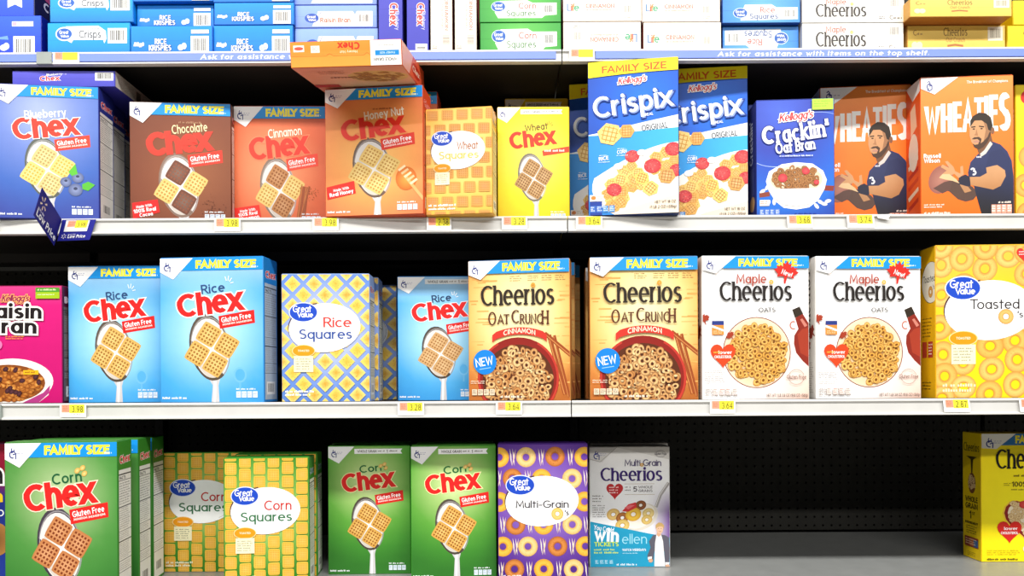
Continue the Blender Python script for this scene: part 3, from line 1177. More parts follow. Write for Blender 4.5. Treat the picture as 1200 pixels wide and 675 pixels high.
def d_ring_toasted():
    W, H = 396, 560
    a = Art(W, H)
    a.rect(0, 0, W, H, radial(210, 420, 420, [(0, '#ffe21a'), (.6, '#fbcf1c'), (1, '#f3c04a')]), 6, 8)
    a.part('ring_print')
    r = random.Random(8)
    for (x, y) in ((20, 70), (95, 48), (178, 85), (262, 40), (330, 105), (20, 180), (100, 150), (330, 20), (395, 60), (12, 300), (100, 330), (195, 370), (285, 350), (370, 330),
                   (25, 400), (98, 430), (30, 480), (200, 455), (292, 420), (380, 420), (98, 520), (20, 560), (285, 512), (370, 520), (190, 545), (395, 180), (180, 5), (20, 0)):
        g = r.random()
        a.donut(x, y, 47 + g * 4, 17, mixc('#f6cf78', '#f0bc5c', g), '#c98832', n=18, asp=.92, rot=r.uniform(0, 90))
        a.up()
        for k in range(14):
            t, q = r.uniform(0, 6.28), r.uniform(24, 44)
            a.raw([(x + math.cos(t) * q, y + math.sin(t) * q), (x + math.cos(t) * q + 3, y + math.sin(t) * q + 1), (x + math.cos(t) * q + 1, y + math.sin(t) * q + 3)], '#d29a48')
    store_oval(a, [('Toasted', 212, 236, 37, 178, '#2f2b2c', (.1, .095)), ("'s", 304, 268, 24, 20, '#2f2b2c', (.12, .11))], dy=-2, bdy=-12)
    a.part('ring_print')
    a.donut(252, 262, 28, 10, '#efc070', '#d0903c', n=18, core='#ffffff')
    a.part('claim_heart')
    heart(a, 318, 32, 26, '#e2322c')
    a.micro(300, 22, 336, 40, 2, '#ffe9e2', 3, .5)
    a.part('panel')
    a.micro(22, 508, 150, 545, 2, '#fff3c0', 4, .6)
    W2 = 150
    s = Art(W2, 560)
    s.rect(0, 0, W2, 560, '#f2b90e')
    s.part('name_oval')
    s.ell(110, 130, 95, 78, '#3a2a20', n=28)
    s.ell(112, 130, 93, 76, '#f4efe0', n=28)
    s.part('name_lettering')
    s.text('Toasted', 92, 128, 26, '#2f2b2c', w=118, pen=(.11, .1))
    s.donut(108, 165, 22, 8, '#e0a850', '#b8742c', n=14)
    s.text("'s", 140, 158, 18, '#2f2b2c', pen=(.12, .11))
    s.part('panel')
    s.micro(20, 260, 130, 340, 6, '#7a5a12', 3, .4)
    s.rect(20, 350, 66, 410, '#c8452c')
    s.rect(80, 350, 128, 410, '#b83a2a')
    s.micro(84, 358, 124, 404, 4, '#f8e8d8', 3, .5)
    s.micro(20, 500, 120, 535, 3, '#4a3a12', 3, .5)
    return dict(size=(.23, .062, .31), base='#e9b312', sides={'front': '#f5c83a', 'top': '#e8b83a'}, front=a, left=s)


def d_ring_multi():
    W, H = 396, 600
    a = Art(W, H)
    a.rect(0, 0, W, H, radial(200, 250, 360, [(0, '#a488cf'), (.5, '#7a50b0'), (.85, '#54298c'), (1, '#482080')]), 8, 10)
    a.part('ring_print')
    cr, br, ye = ('#f2d490', '#cfa04e'), ('#d88a42', '#9a4c1c'), ('#f3c04a', '#d08a18')
    k = .93
    for (x, y, c) in ((5, 60, ye), (133, 60, cr), (272, 58, br), (412, 60, ye), (68, 160, br), (207, 162, ye), (353, 162, cr), (5, 270, ye), (412, 270, ye), (82, 378, br), (215, 378, ye), (353, 378, cr),
                      (20, 480, ye), (140, 480, cr), (282, 480, br), (415, 480, ye), (75, 586, br), (215, 586, ye), (358, 588, cr)):
        a.donut(x * k, y * k, 44, 15, c[0], c[1], n=20)
        r = random.Random(int(x * 7 + y))
        a.up()
        for t in range(16):
            an, q = r.uniform(0, 6.28), r.uniform(20, 40)
            xx, yy = x * k + math.cos(an) * q, y * k + math.sin(an) * q
            a.raw([(xx, yy), (xx + 3, yy + 1), (xx + 1, yy + 3)], mixc(c[1], '#6a3410', .25))
    for (x, y) in ((68, 60), (205, 60), (345, 60), (0, 160), (140, 160), (420, 160), (20, 378), (150, 378), (285, 378), (420, 378), (80, 480), (212, 480), (350, 480), (10, 590), (145, 588), (288, 588), (425, 590)):
        for dx in (-8, 4):
            x0, y0 = x * k + dx, y * k
            a.poly([(x0 - 4, y0 - 38), (x0 + 3, y0 - 10), (x0 + 5, y0 + 38), (x0 - 1, y0 + 8)], '#f4e6d8')
        a.poly([(x * k + 14, y * k - 36), (x * k + 11, y * k), (x * k - 2, y * k + 40), (x * k + 4, y * k)], '#ecc9b0')
    store_oval(a, [('Multi-Grain', 195, 270, 33, 236, '#38343c', (.115, .105)), ("'s", 304, 302, 22, 18, '#38343c', (.14, .12))], badge=False, dy=8)
    a.part('ring_print')
    a.donut(262, 304, 27, 9, '#f2d27a', '#d3a03a', n=18, core='#ffffff')
    a.part('panel')
    a.micro(18, 570, 110, 584, 1, '#f2e8f6', 4, .7)
    return dict(size=(.198, .06, .287), base='#4a2284', sides={'front': '#5d3296', 'top': '#4d2488'}, front=a, right=facts_side('#4a2284', name='Grain', ncol='#fff', seed=35))


def heart(a, cx, cy, r, col):
    pts = []
    for i in range(28):
        t = 2 * math.pi * i / 28
        pts.append((cx + r * 16 * math.sin(t) ** 3 / 16, cy - r * (13 * math.cos(t) - 5 * math.cos(2 * t) - 2 * math.cos(3 * t) - math.cos(4 * t)) / 15))
    a.poly(pts, col)


# ------------------------------------------------------------------ oat ring boxes
def serif_name(a, cx, by, h, w, col, dot=None, rot=0):
    a.text('Cheerios', cx, by, h, col, w=w, pen=(.2, .085), serif=.06, track=.045, nodot=dot is not None, rot=rot, xh=1.12)
    if dot:
        # the ring that dots the i
        q, nat = text_quads('Cheerio', .2, .085, 0, 0, .06, .045, True, 1.12)
        q2, nat2 = text_quads('Cheerios', .2, .085, 0, 0, .06, .045, True, 1.12)
        q3, nat3 = text_quads('Cheer', .2, .085, 0, 0, .06, .045, True, 1.12)
        x = cx - w / 2 + (nat3 + .045 + .1) / nat2 * w
        a.donut(x, by - h * .97, h * .12, h * .035, dot[0], dot[1], n=12)


def d_oat():
    W, H = 473, 615
    a = Art(W, H)
    g = radial(240, 240, 400, [(0, '#fff6c4'), (.45, '#fbe29c'), (.75, '#f0b964'), (1, '#cf7a34')], ax=1.25)

    def bg(x, y):
        c = g(x, y)
        return mixc(c, '#8a4518', max(0, (y - 430) / 330) * (.5 + .5 * x / W))
    a.rect(0, 0, W, H, bg, 12, 14)
    r = random.Random(9)
    for i in range(46):
        x, y = (r.uniform(0, 70) if i % 2 else r.uniform(400, W)), r.uniform(70, 560)
        w = r.uniform(20, 70)
        a.rect(x, y, x + w, y + r.uniform(2, 8), mixc('#f0b060', '#e08a3c', r.random() * .7))
    a.part('claim_lines')
    for x in (196, 280, 345, 408):
        a.micro(x, 68, x + 54, 96, 3, '#8a6a3c', int(x), .4)
    a.part('cinnamon_stick_print')
    for (x0, y0, x1, y1, t) in ((378, 330, 452, 590, 20), (402, 332, 470, 600, 14), (358, 322, 480, 420, 18)):
        a.line([(x0, y0), (x1, y1)], t, '#9a4a20')
        a.line([(x0 - 4, y0), (x1 - 4, y1)], t * .22, '#cf8648')
    a.part('bowl_print')
    a.ell(232, 520, 192, 182, '#8c1f18', n=40, cc='#a4281e')
    a.band(232, 518, 186, 176, 10, '#c23a2c', -60, 240, 40)
    a.ell(232, 528, 168, 158, '#5a2b14', n=40)
    r = random.Random(12)
    for k in range(250):
        an, q = r.uniform(0, 6.283), math.sqrt(r.random())
        x, y = 232 + 152 * q * math.cos(an), 530 + 143 * q * math.sin(an)
        if y > H + 10:
            continue
        g2 = r.random()
        a.donut(x, y, r.uniform(17, 23), 6.5, mixc('#f6d494', '#cf8c4a', g2), mixc('#8e4c1e', '#642c10', g2), rot=r.uniform(0, 180), asp=r.uniform(.55, 1), n=10, core='#4a2410')
    for k in range(60):
        an, q = r.uniform(0, 6.283), math.sqrt(r.random())
        x, y = 232 + 150 * q * math.cos(an), 530 + 140 * q * math.sin(an)
        a.ell(x, y, r.uniform(3, 8), r.uniform(3, 6), mixc('#f6e0a8', '#7a3c18', r.random()), n=7)
    a.part('new_badge')
    a.ell(76, 446, 55, 55, '#1382dc', n=28)
    a.text('NEW', 76, 462, 38, '#ffffff', w=84, pen=(.13, .11), rot=9)
    a.line([(50, 478), (104, 470)], 3, '#9fd0f8')
    a.part('panel')
    a.micro(8, 528, 90, 545, 2, '#fff2dc', 6, .45)
    for k in range(4):
        a.rect(14 + k * 28, 566, 38 + k * 28, 592, '#ead9bc')
        a.micro(17 + k * 28, 570, 36 + k * 28, 588, 3, '#4a2c18', k, .6)
    a.micro(150, 594, 260, 606, 1, '#fff4e0', 7, .8)
    a.part('name_lettering')
    serif_name(a, 231, 196, 88, 346, '#2a2018', dot=('#f0b040', '#c05a20'))
    a.part('flavor_lettering')
    a.text('O', 112, 284, 60, '#5b2e1c', w=38, pen=(.2, .09))
    a.text('AT', 165, 280, 44, '#5b2e1c', w=58, pen=(.2, .12), serif=.05)
    a.text('C', 222, 276, 58, '#5b2e1c', w=38, pen=(.2, .09))
    a.text('RUNC', 296, 280, 44, '#5b2e1c', w=106, pen=(.2, .12), serif=.05)
    a.text('H', 361, 284, 62, '#5b2e1c', w=32, pen=(.2, .1), serif=.06)
    a.part('flavor_ribbon')
    N = 14
    a.up()
    for i in range(N):
        def P(t, o):
            return (112 + t * 256, 330 - 26 * (1 - (2 * t - 1) ** 2) * 1.0 + o + (8 if abs(2 * t - 1) > .93 else 0))
        t0, t1 = i / N, (i + 1) / N
        a.raw([P(t0, -10), P(t1, -10), P(t1, 22), P(t0, 22)], '#d0362a')
    a.text('CINNAMON', 240, 331, 22, '#fff0d8', w=150, pen=(.15, .13), bend=12)
    size_banner(a, W, h=56, x0=80, tx=296, tw=270, col='#1b93dd')
    maker_corner(a, 150, 82, k=.95)
    return dict(size=(.222, .07, .31), base='#c98a48', sides={'front': '#e9b86c', 'top': '#2a7cba', 'left': '#b8793c', 'right': '#b8793c'}, front=a, flap_col='#2f80c0')


def d_maple():
    W, H = 467, 620
    a = Art(W, H)

    def bg(x, y):
        return mixc('#ffffff', '#f3c3a8', max(0, (x - 150) / 420) * max(0, (y - 240) / 330))
    a.rect(0, 0, W, H, bg, 10, 12)
    a.part('syrup_jug_print')
    a.poly([(395, 232), (428, 218), (444, 250), (407, 268)], '#33291f')
    a.poly([(408, 268), (442, 250), (467, 290), (467, 480), (440, 455), (412, 420), (402, 380), (404, 345), (422, 315)], '#8c2a1c')
    a.poly([(418, 340), (440, 316), (467, 310), (467, 440), (430, 420)], '#a63a24')
    a.band(400, 300, 14, 16, 6, '#c0705c', 60, 300, 12)
    a.poly([(430, 275), (440, 270), (462, 300), (450, 308)], '#cf8070')
    a.part('bowl_print')
    a.ell(238, 418, 150, 155, '#8a4a2c', n=44)
    a.ell(238, 418, 146, 151, '#f6dcc0', n=44)
    a.ell(238, 420, 138, 143, '#f8dcb8', n=44, cc='#d99a48')
    r = random.Random(21)
    for k in range(230):
        an, q = r.uniform(0, 6.283), math.sqrt(r.random())
        x, y = 240 + 128 * q * math.cos(an), 428 + 128 * q * math.sin(an)
        g2 = r.random()
        a.donut(x, y, r.uniform(15, 19), 5.5, mixc('#f6cc74', '#ecae4c', g2), mixc('#a8641c', '#7c4410', g2), rot=r.uniform(0, 180), asp=r.uniform(.6, 1), n=10, core='#7a4a18')
    a.part('leaf_print')
    for (cx, cy, s, t) in ((6, 275, 30, 20), (122, 345, 22, 40)):
        maple_leaf(a, cx, cy, s, '#a33a22', t)
    a.part('claim_heart')
    heart(a, 88, 425, 55, '#e8471f')
    a.text('lower', 98, 424, 15, '#fff', w=60, pen=(.17, .15))
    a.text('can help', 62, 420, 9, '#ffc84a', w=32, pen=(.2, .18))
    a.text('CHOLESTEROL', 88, 442, 12, '#fff', w=76, pen=(.22, .18))
    a.part('card_print')
    a.rect(40, 282, 92, 340, '#f0903c')
    a.rect(40, 280, 92, 298, '#2a3c86')
    a.poly([(40, 298), (92, 318), (92, 326), (40, 308)], '#fff')
    a.micro(46, 322, 90, 338, 2, '#f8d8b0', 3, .5)
    a.part('panel')
    a.micro(55, 72, 140, 100, 3, '#e9c9b8', 3, .3)
    a.micro(8, 495, 100, 560, 8, '#9a8d84', 5, .4)
    a.micro(8, 575, 150, 612, 3, '#a89b92', 6, .5)
    for k in range(4):
        a.rect(44 + k * 28, 572, 66 + k * 28, 600, '#f6e2da')
        a.micro(46 + k * 28, 576, 64 + k * 28, 598, 3, '#b05a4a' if k in (1, 2) else '#8a8078', k, .5)
    a.text('NET WT 1 LB 3.8 OZ (19.8 OZ) (561g)', 370, 611, 13, '#5c4a40', w=182, pen=(.16, .14))
    a.text('OATS', 282, 243, 20, '#4a4440', w=74, pen=(.16, .14))
    a.micro(154, 226, 242, 244, 2, '#c4bfba', 4, .4)
    a.part('claim_seal')
    a.band(410, 525, 34, 32, 2, '#a08a80', 15, 165, 14)
    a.band(410, 525, 34, 32, 2, '#a08a80', 195, 345, 14)
    a.text('Gluten Free', 410, 533, 17, '#7a5448', w=86, pen=(.12, .11))
    a.part('name_lettering')
    serif_name(a, 233, 193, 84, 318, '#241e1c', dot=('#f4c060', '#d09030'))
    a.part('flavor_lettering')
    a.text('Maple', 214, 118, 42, '#a9402c', w=132, pen=(.12, .1))
    size_banner(a, W, h=52, x0=90, tx=287, tw=260, th=34, by=44)
    maker_corner(a, 145, 74, k=.95)
    a.part('new_leaf')
    maple_leaf(a, 366, 76, 58, '#d02a20', -8)
    a.text('New!', 366, 84, 22, '#ffffff', w=48, pen=(.18, .15), rot=-22)
    s = Art(140, 620)
    s.rect(0, 0, 140, 620, '#e8e4de')
    s.part('name_lettering')
    s.text('Cheerios', 92, 190, 70, '#241e1c', w=270, pen=(.155, .075), serif=.055, rot=90)
    s.part('leaf_print')
    maple_leaf(s, 60, 400, 46, '#a83a26', 30)
    maple_leaf(s, 110, 330, 40, '#8f2e1e', 60)
    s.part('panel')
    s.micro(30, 460, 120, 600, 14, '#a49a92', 3, .4)
    return dict(size=(.224, .07, .305), base='#e9e5df', sides={'front': '#ffffff', 'top': '#e4ecf4'}, front=a, left=s, flap_col='#dfe6ec')


def maple_leaf(a, cx, cy, r, col, rot=0):
    pr = [(0, 1.0), (.14, .72), (.34, .82), (.3, .5), (.5, .62), (.56, .5), (.8, .54), (.72, .34), (.95, .2), (.6, -.1), (.66, -.3), (.12, -.2), (.06, -.75)]
    pts = pr + [(-x, y) for x, y in reversed(pr[1:])]
    c, s = math.cos(math.radians(rot)), math.sin(math.radians(rot))
    a.poly([(cx + r * (x * c - y * s), cy - r * (x * s + y * c)) for x, y in pts], col)


def d_multi_cheer():
    W, H = 395, 597
    a = Art(W, H)

    def bg(x, y):
        c = mixc('#f2eee8', '#ffffff', min(1, y / 140))
        return mixc(c, '#6a2f92', max(0, min(1, (x - 290) / 110)) * max(0, min(1, (y - 190) / 130)))
    a.rect(0, 0, W, H, bg, 14, 14)
    a.poly([(0, 0), (W, 0), (W, 62), (130, 0)], '#dcd8d2')
    a.part('spoon_print')
    a.line([(392, 178), (350, 240), (328, 300)], 16, '#a9a4a2')
    a.line([(388, 178), (346, 240), (326, 296)], 4, '#e6e2e0')
    a.ell(255, 350, 88, 62, '#e4dccf', rot=28, n=28)
    a.ell(245, 345, 82, 55, '#fbf4e6', rot=28, n=28)
    a.part('ring_print')
    for (x, y, l, d, rr) in ((115, 335, '#f2cf80', '#cf9a44', 34), (160, 352, '#c07a3c', '#7c4218', 32), (160, 390, '#f0d27c', '#d0a040', 36), (252, 290, '#9a5a2c', '#5f2f12', 28), (290, 330, '#f0d890', '#d0ac58', 30),
                             (282, 362, '#eccb78', '#c8a04c', 28), (215, 335, '#f8cc4a', '#d89a1c', 40)):
        a.donut(x, y, rr, rr * .3, l, d, n=16, asp=.85, rot=20)
    a.poly([(158, 320), (190, 285), (228, 275), (232, 300), (190, 322)], '#e0363a')
    a.poly([(170, 300), (200, 288), (222, 290), (190, 310)], '#f2767a')
    a.part('claim_heart')
    heart(a, 123, 215, 42, '#c92a30')
    a.micro(95, 196, 150, 236, 3, '#ffe2e0', 3, .5)
    a.part('panel')
    a.line([(172, 183), (322, 183)], 1.5, '#b49a70')
    a.line([(172, 236), (322, 236)], 1.5, '#b49a70')
    a.micro(174, 196, 208, 226, 2, '#8f8a86', 4, .4)
    a.text('5', 225, 222, 26, '#4a4448', w=20, pen=(.14, .12))
    a.text('WHOLE', 276, 206, 13, '#7d777a', w=70, pen=(.15, .13))
    a.text('GRAINS', 276, 224, 13, '#7d777a', w=70, pen=(.15, .13))
    a.micro(12, 240, 66, 280, 3, '#86807c', 8, .4)
    a.micro(12, 288, 80, 355, 6, '#86807c', 9, .4)
    a.part('contest_print')
    a.poly([(0, 370), (395, 452), (395, 597), (0, 597)], '#1f9cc4')
    a.text('You Could', 66, 418, 24, '#ffffff', w=100, pen=(.18, .15), rot=-9)
    a.text('win', 80, 470, 62, '#ffffff', w=122, pen=(.26, .2), rot=-3, xh=1.1)
    a.text('TICKETS', 80, 494, 22, '#d8ec3c', w=122, pen=(.22, .18))
    a.micro(18, 506, 140, 536, 2, '#d4ea6a', 5, .55)
    a.text('ellen', 220, 482, 50, '#a4e2f2', w=124, pen=(.08, .075))
    a.text('WATCH WEEKDAYS', 218, 518, 12, '#f4fbff', w=118, pen=(.24, .2))
    a.micro(160, 526, 240, 532, 1, '#bfe6f2', 3, .8)
    for k in range(4):
        a.rect(22 + k * 24, 560, 42 + k * 24, 584, '#3fb0d2')
        a.micro(24 + k * 24, 563, 40 + k * 24, 582, 3, '#e8f6fb', k, .6)
    a.micro(130, 580, 238, 592, 1, '#e8f6fb', 7, .8)
    # presenter in a grey suit
    a.part('presenter_print')
    a.poly([(292, 470), (312, 440), (342, 434), (372, 440), (392, 452), (395, 520), (392, 590), (372, 592), (368, 520), (318, 520), (312, 570), (286, 562), (284, 540), (300, 500)], '#605e6a')
    a.poly([(330, 434), (352, 434), (362, 470), (372, 595), (318, 595), (322, 480)], '#f4f0ee')
    a.poly([(286, 548), (306, 545), (306, 556), (286, 562)], '#f4f0ee')
    a.poly([(372, 575), (393, 575), (391, 586), (373, 588)], '#f4f0ee')
    a.ell(300, 566, 11, 10, '#d9a888', n=12)
    a.ell(384, 594, 11, 9, '#d9a888', n=12)
    a.poly([(334, 420), (350, 420), (352, 440), (340, 448), (330, 438)], '#d9a888')
    a.ell(346, 408, 17, 24, '#e6bb9c', n=18)
    a.poly([(326, 408), (326, 388), (340, 376), (356, 378), (368, 390), (367, 408), (360, 398), (346, 396), (334, 400)], '#c9a468')
    for x in (340, 353):
        a.ell(x, 406, 2.2, 1.6, '#3c2c24', n=7)
    a.line([(340, 420), (347, 422), (354, 419)], 2, '#9a4c44')
    a.part('name_lettering')
    serif_name(a, 206, 168, 66, 308, '#3a2170')
    a.part('flavor_lettering')
    a.text('Multi Grain', 264, 94, 33, '#4a3c6c', w=182, pen=(.11, .09), track=.05)
    a.donut(258, 88, 9, 3, '#f0c060', '#b87a2c', n=12)
    a.part('claim_seal')
    a.band(352, 34, 24, 16, 1.6, '#7d7880', 20, 160, 10)
    a.band(352, 34, 24, 16, 1.6, '#7d7880', 200, 340, 10)
    a.text('Gluten Free', 352, 39, 11, '#5d585e', w=60, pen=(.13, .12))
    maker_corner(a, 134, 72, '#dcd8d2')
    a.line([(0, 58), (50, 72), (134, 0)], 1.5, '#9a948e')
    return dict(size=SML, base='#e6e2dc', sides={'front': '#f2eee8', 'top': '#b9b5b0'}, front=a, right=facts_side('#5a2f86', seed=40, name='Grain', ncol='#fff'), left=facts_side('#d9d5cf', seed=41, name='Grain', ncol='#3a2170'),
                flap_col='#8f8b87')


def d_yellow():
    W, H = 386, 555
    a = Art(W, H)
    a.rect(0, 0, W, H, radial(200, 330, 420, [(0, '#fff21e'), (.7, '#f9e00e'), (1, '#f2d008')]), 6, 8)
    a.part('bowl_print')
    heart_pts = lambda r: r
    heart(a, 190, 372, 105, '#f6c83c')
    heart(a, 190, 370, 98, '#8a1f1c')
    heart(a, 190, 366, 84, '#f8e8c8')
    r = random.Random(30)
    k = 0
    while k < 95:
        x, y = 190 + r.uniform(-72, 72), 360 + r.uniform(-62, 74)
        if abs(x - 190) > 72 - max(0, y - 370) * .85:
            continue
        a.donut(x, y, r.uniform(11, 14), 4, '#f2d6a0', '#a8743a', rot=r.uniform(0, 180), asp=r.uniform(.6, 1), n=9)
        k += 1
    for (x, y) in ((172, 308), (240, 340), (200, 400)):
        a.ell(x, y, 20, 17, '#c8322c', n=14, cc='#e2564a')
    a.part('claim_heart')
    heart(a, 112, 420, 50, '#d8271f')
    a.text('lower', 118, 418, 14, '#fff', w=56, pen=(.17, .15))
    a.text('CHOLESTEROL', 112, 436, 11, '#fff', w=70, pen=(.22, .18))
    a.part('name_lettering')
    serif_name(a, 193, 152, 84, 270, '#171310', dot=('#f0b040', '#b06a20'))
    a.part('panel')
    a.micro(130, 178, 250, 190, 1, '#6a5a10', 3, .7)
    a.text('100% WHOLE', 208, 230, 22, '#5a4a10', w=170, pen=(.14, .12))
    a.micro(90, 214, 118, 230, 2, '#7a6a18', 3, .4)
    a.micro(120, 240, 260, 248, 1, '#8a7a20', 8, .6)
    a.micro(20, 505, 170, 530, 3, '#b89a10', 5, .35)
    a.micro(20, 540, 170, 550, 1, '#5a4c10', 6, .8)
    a.ell(178, 500, 12, 14, '#f4f0d8', n=14)
    size_banner(a, W, h=50, x0=80, tx=232, tw=190, th=34, by=42, col='#2a6fa8', txt='#f5e22a')
    maker_corner(a, 140, 66, '#e8e4d8')
    s = Art(150, 555)
    s.rect(0, 0, 150, 555, '#e8c60e')
    s.part('name_lettering')
    s.text('Cheerios', 75, 82, 38, '#241c10', w=132, pen=(.15, .09), serif=.04)
    s.part('spoon_print')
    s.poly([(30, 104), (122, 104), (90, 118), (82, 190), (74, 190), (68, 118)], '#4a3c18')
    s.ell(78, 222, 32, 46, '#7a4a28', n=20)
    r = random.Random(33)
    for k in range(26):
        an, q = r.uniform(0, 6.28), math.sqrt(r.random())
        s.donut(78 + 26 * q * math.cos(an), 222 + 38 * q * math.sin(an), 8, 3, '#eccf98', '#a8743a', n=8)
    s.part('claim_lines')
    s.text('WHOLE', 75, 306, 24, '#241c10', w=104, pen=(.22, .17))
    s.text('GRAIN', 75, 336, 24, '#241c10', w=104, pen=(.22, .17))
    s.text('1', 66, 380, 34, '#241c10', pen=(.2, .16))
    s.text('ST', 92, 362, 13, '#241c10', w=24, pen=(.2, .16))
    s.text('INGREDIENT', 75, 404, 10, '#241c10', w=108, pen=(.24, .2))
    s.part('panel')
    s.micro(30, 412, 124, 452, 4, '#5a4a14', 7, .4)
    s.rect(16, 462, 132, 506, '#8a3a24')
    s.rect(56, 466, 92, 500, '#b8643a')
    s.rect(92, 470, 128, 502, '#3c5a86')
    s.micro(24, 470, 120, 500, 3, '#f0d8b0', 4, .4)
    s.micro(40, 528, 118, 548, 3, '#6a5a18', 9, .4)
    return dict(size=FAM, base='#dcb90c', sides={'front': '#f4d80e', 'top': '#c9a80c'}, front=a, left=s)


# ------------------------------------------------------------------ other makers
def script_logo(a, cx, by, h, w, rot=0, red='#d8232a', halo='#ffffff'):
    a.part('maker_script')
    a.text("Kellogg's", cx, by, h, red, w=w, pen=(.15, .1), rot=rot, shear=.28, halo=halo, hw=.12, track=.02)


def crisp_piece(a, cx, cy, r, rot, base, dark, seed=1):
    pts = []
    for i in range(6):
        t = math.radians(rot + 60 * i)
        pts.append((cx + r * math.cos(t), cy + r * .92 * math.sin(t)))
    a.fan(pts, mixc(base, '#fff2c8', .25), base)
    a.up()
    c, s = math.cos(math.radians(rot)), math.sin(math.radians(rot))
    for k in (-.5, -.17, .17, .5):
        ll = r * (.72 - abs(k) * .45)
        for (ux, uy, vx, vy) in ((c, s, -s, c), (-s, c, c, s)):
            x0, y0 = cx + ux * r * k, cy + uy * r * k
            p, q = (x0 - vx * ll, y0 - vy * ll), (x0 + vx * ll, y0 + vy * ll)
            for qd in stroke_quads([p, q], r * .07, r * .07):
                a.raw(qd, dark)


def d_crispix():
    W, H = 420, 728
    a = Art(W, H)
    a.rect(0, 0, W, H, radial(270, 200, 420, [(0, '#1a78ee'), (.5, '#1a58c8'), (1, '#1a3f9e')]), 8, 12)
    a.up()
    # sky-blue lower field and the white swoosh

    def sw(x):
        t = x / W
        return 345 - 62 * t ** 1.5 - 10 * math.sin(t * 3.1)
    N = 16
    a.up()
    for i in range(N):
        x0, x1 = W * i / N, W * (i + 1) / N
        for y0, y1 in ((0, 90), (90, 180), (180, 280), (280, 420)):
            a.raw([(x0, sw(x0) + y0), (x1, sw(x1) + y0), (x1, sw(x1) + y1), (x0, sw(x0) + y1)],
                  lambda x, y: mixc(mixc('#2a8ee0', '#3fb6ee', x / W), '#2f86dc', max(0, min(1, (y - 480) / 200))))
    a.part('flavor_swoosh')
    a.up()
    for i in range(N):
        x0, x1 = W * i / N, W * (i + 1) / N
        th = lambda x: 4 + 56 * (x / W) ** .9
        a.raw([(x0, sw(x0) - th(x0) * .25), (x1, sw(x1) - th(x1) * .25), (x1, sw(x1) + th(x1) * .75), (x0, sw(x0) + th(x0) * .75)], '#f4f8fc')
    a.text('ORIGINAL', 312, 334, 29, '#26262e', w=122, pen=(.15, .12), rot=5)
    a.part('bowl_print')
    pts = [(40, 668), (24, 640), (16, 610), (18, 580)]
    for i in range(15):
        t = i / 14
        pts.append((26 + 394 * t, 552 - 157 * math.sin(t * 1.5)))
    pts += [(W, H), (120, H), (70, 700)]
    a.poly(pts, '#fdf8f0')
    a.poly([(120, 728), (220, 690), (420, 640), (420, 728)], '#f6e6cf')
    r = random.Random(14)
    for k in range(46):
        t = r.random()
        x = 70 + 340 * t
        top = 565 - 150 * math.sin(t * 1.5)
        y = top + 14 + r.random() * 150 * (1 - .15 * t)
        crisp_piece(a, x, y, r.uniform(26, 36), r.uniform(0, 60), mixc('#f6cf74', '#e8a850', r.random()), '#c07c2c')
    for (x, y, q) in ((205, 455, 34), (300, 505, 40), (120, 610, 36), (395, 430, 38), (410, 530, 34)):
        a.ell(x, y, q, q * .85, '#c8303a', n=16, cc='#ea5a58')
        a.up()
        for t in range(34):
            an, qq = r.uniform(0, 6.28), q * .92 * math.sqrt(r.random())
            xx, yy = x + qq * math.cos(an), y + qq * .84 * math.sin(an)
            a.raw([(xx - 3, yy), (xx, yy - 3), (xx + 3, yy), (xx, yy + 3)], mixc('#f0807c', '#a01c28', r.random()))
    for (x, y) in ((140, 500), (250, 440)):
        a.ell(x, y, 22, 15, '#ffffff', n=12)
    crisp_piece(a, 250, 560, 36, 20, '#f4c860', '#b87424')
    crisp_piece(a, 365, 555, 42, 10, '#e0a054', '#a86a2c')
    crisp_piece(a, 290, 610, 40, 40, '#f6d070', '#a8742a')
    a.part('piece_print')
    crisp_piece(a, 100, 345, 60, 15, '#f4cc78', '#d09438')
    crisp_piece(a, 180, 335, 38, 0, '#eaa850', '#c07828')
    a.part('panel')
    for (s, x, y) in (('RICE', 72, 468), ('CORN', 158, 440)):
        a.text(s, x, y, 18, '#ffffff', w=46, pen=(.2, .16), rot=6)
        a.micro(x - 22, y - 26, x + 16, y - 20, 1, '#dff0fc', 3, .8)
        a.micro(x - 26, y + 6, x + 30, y + 12, 1, '#dff0fc', 4, .8)
    a.rect(5, 632, 70, 662, '#fdf4e8')
    a.ell(22, 646, 12, 10, '#e8863c', n=10)
    a.micro(38, 638, 66, 656, 2, '#b0a080', 3, .4)
    a.rect(5, 664, 62, 728, '#22409a')
    for k in range(4):
        a.rect(6 + k * 30, 684, 32 + k * 30, 716, '#3f6ec0' if k < 2 else '#4f8ecc')
        a.micro(9 + k * 30, 688, 30 + k * 30, 712, 3, '#f0f6fc', k, .6)
    a.text('NET WT 18 OZ', 358, 682, 13, '#5a4a40', w=96, pen=(.13, .11))
    a.text('(1 LB 2 OZ) (510g)', 348, 706, 14, '#5a4a40', w=122, pen=(.13, .11))
    a.part('size_banner')
    a.up()
    for i in range(N):
        x0, x1 = W * i / N, W * (i + 1) / N
        bt = lambda x: 58 + 16 * (1 - (x / W)) ** 2
        a.raw([(x0, 0), (x1, 0), (x1, bt(x1)), (x0, bt(x0))], '#fde81e')
    a.text('FAMILY SIZE', 216, 52, 34, '#e8611c', w=302, pen=(.2, .17), rot=1)
    script_logo(a, 206, 108, 30, 132, rot=4)
    a.part('name_lettering')
    for dx, dy, c in ((6, 6, '#8fa6d8'), (0, 0, '#ffffff')):
        a.text('Crispix', 212 + dx, 246 + dy, 98, c, w=372, pen=(.17, .13), rot=6.5, halo='#143a94' if dx else None, hw=.05, track=.08)
    a.text('CEREAL', 276, 268, 13, '#ffffff', w=58, pen=(.2, .16), rot=6)
    s = Art(150, 728)
    s.rect(0, 0, 150, 728, '#16264e')
    s.part('name_lettering')
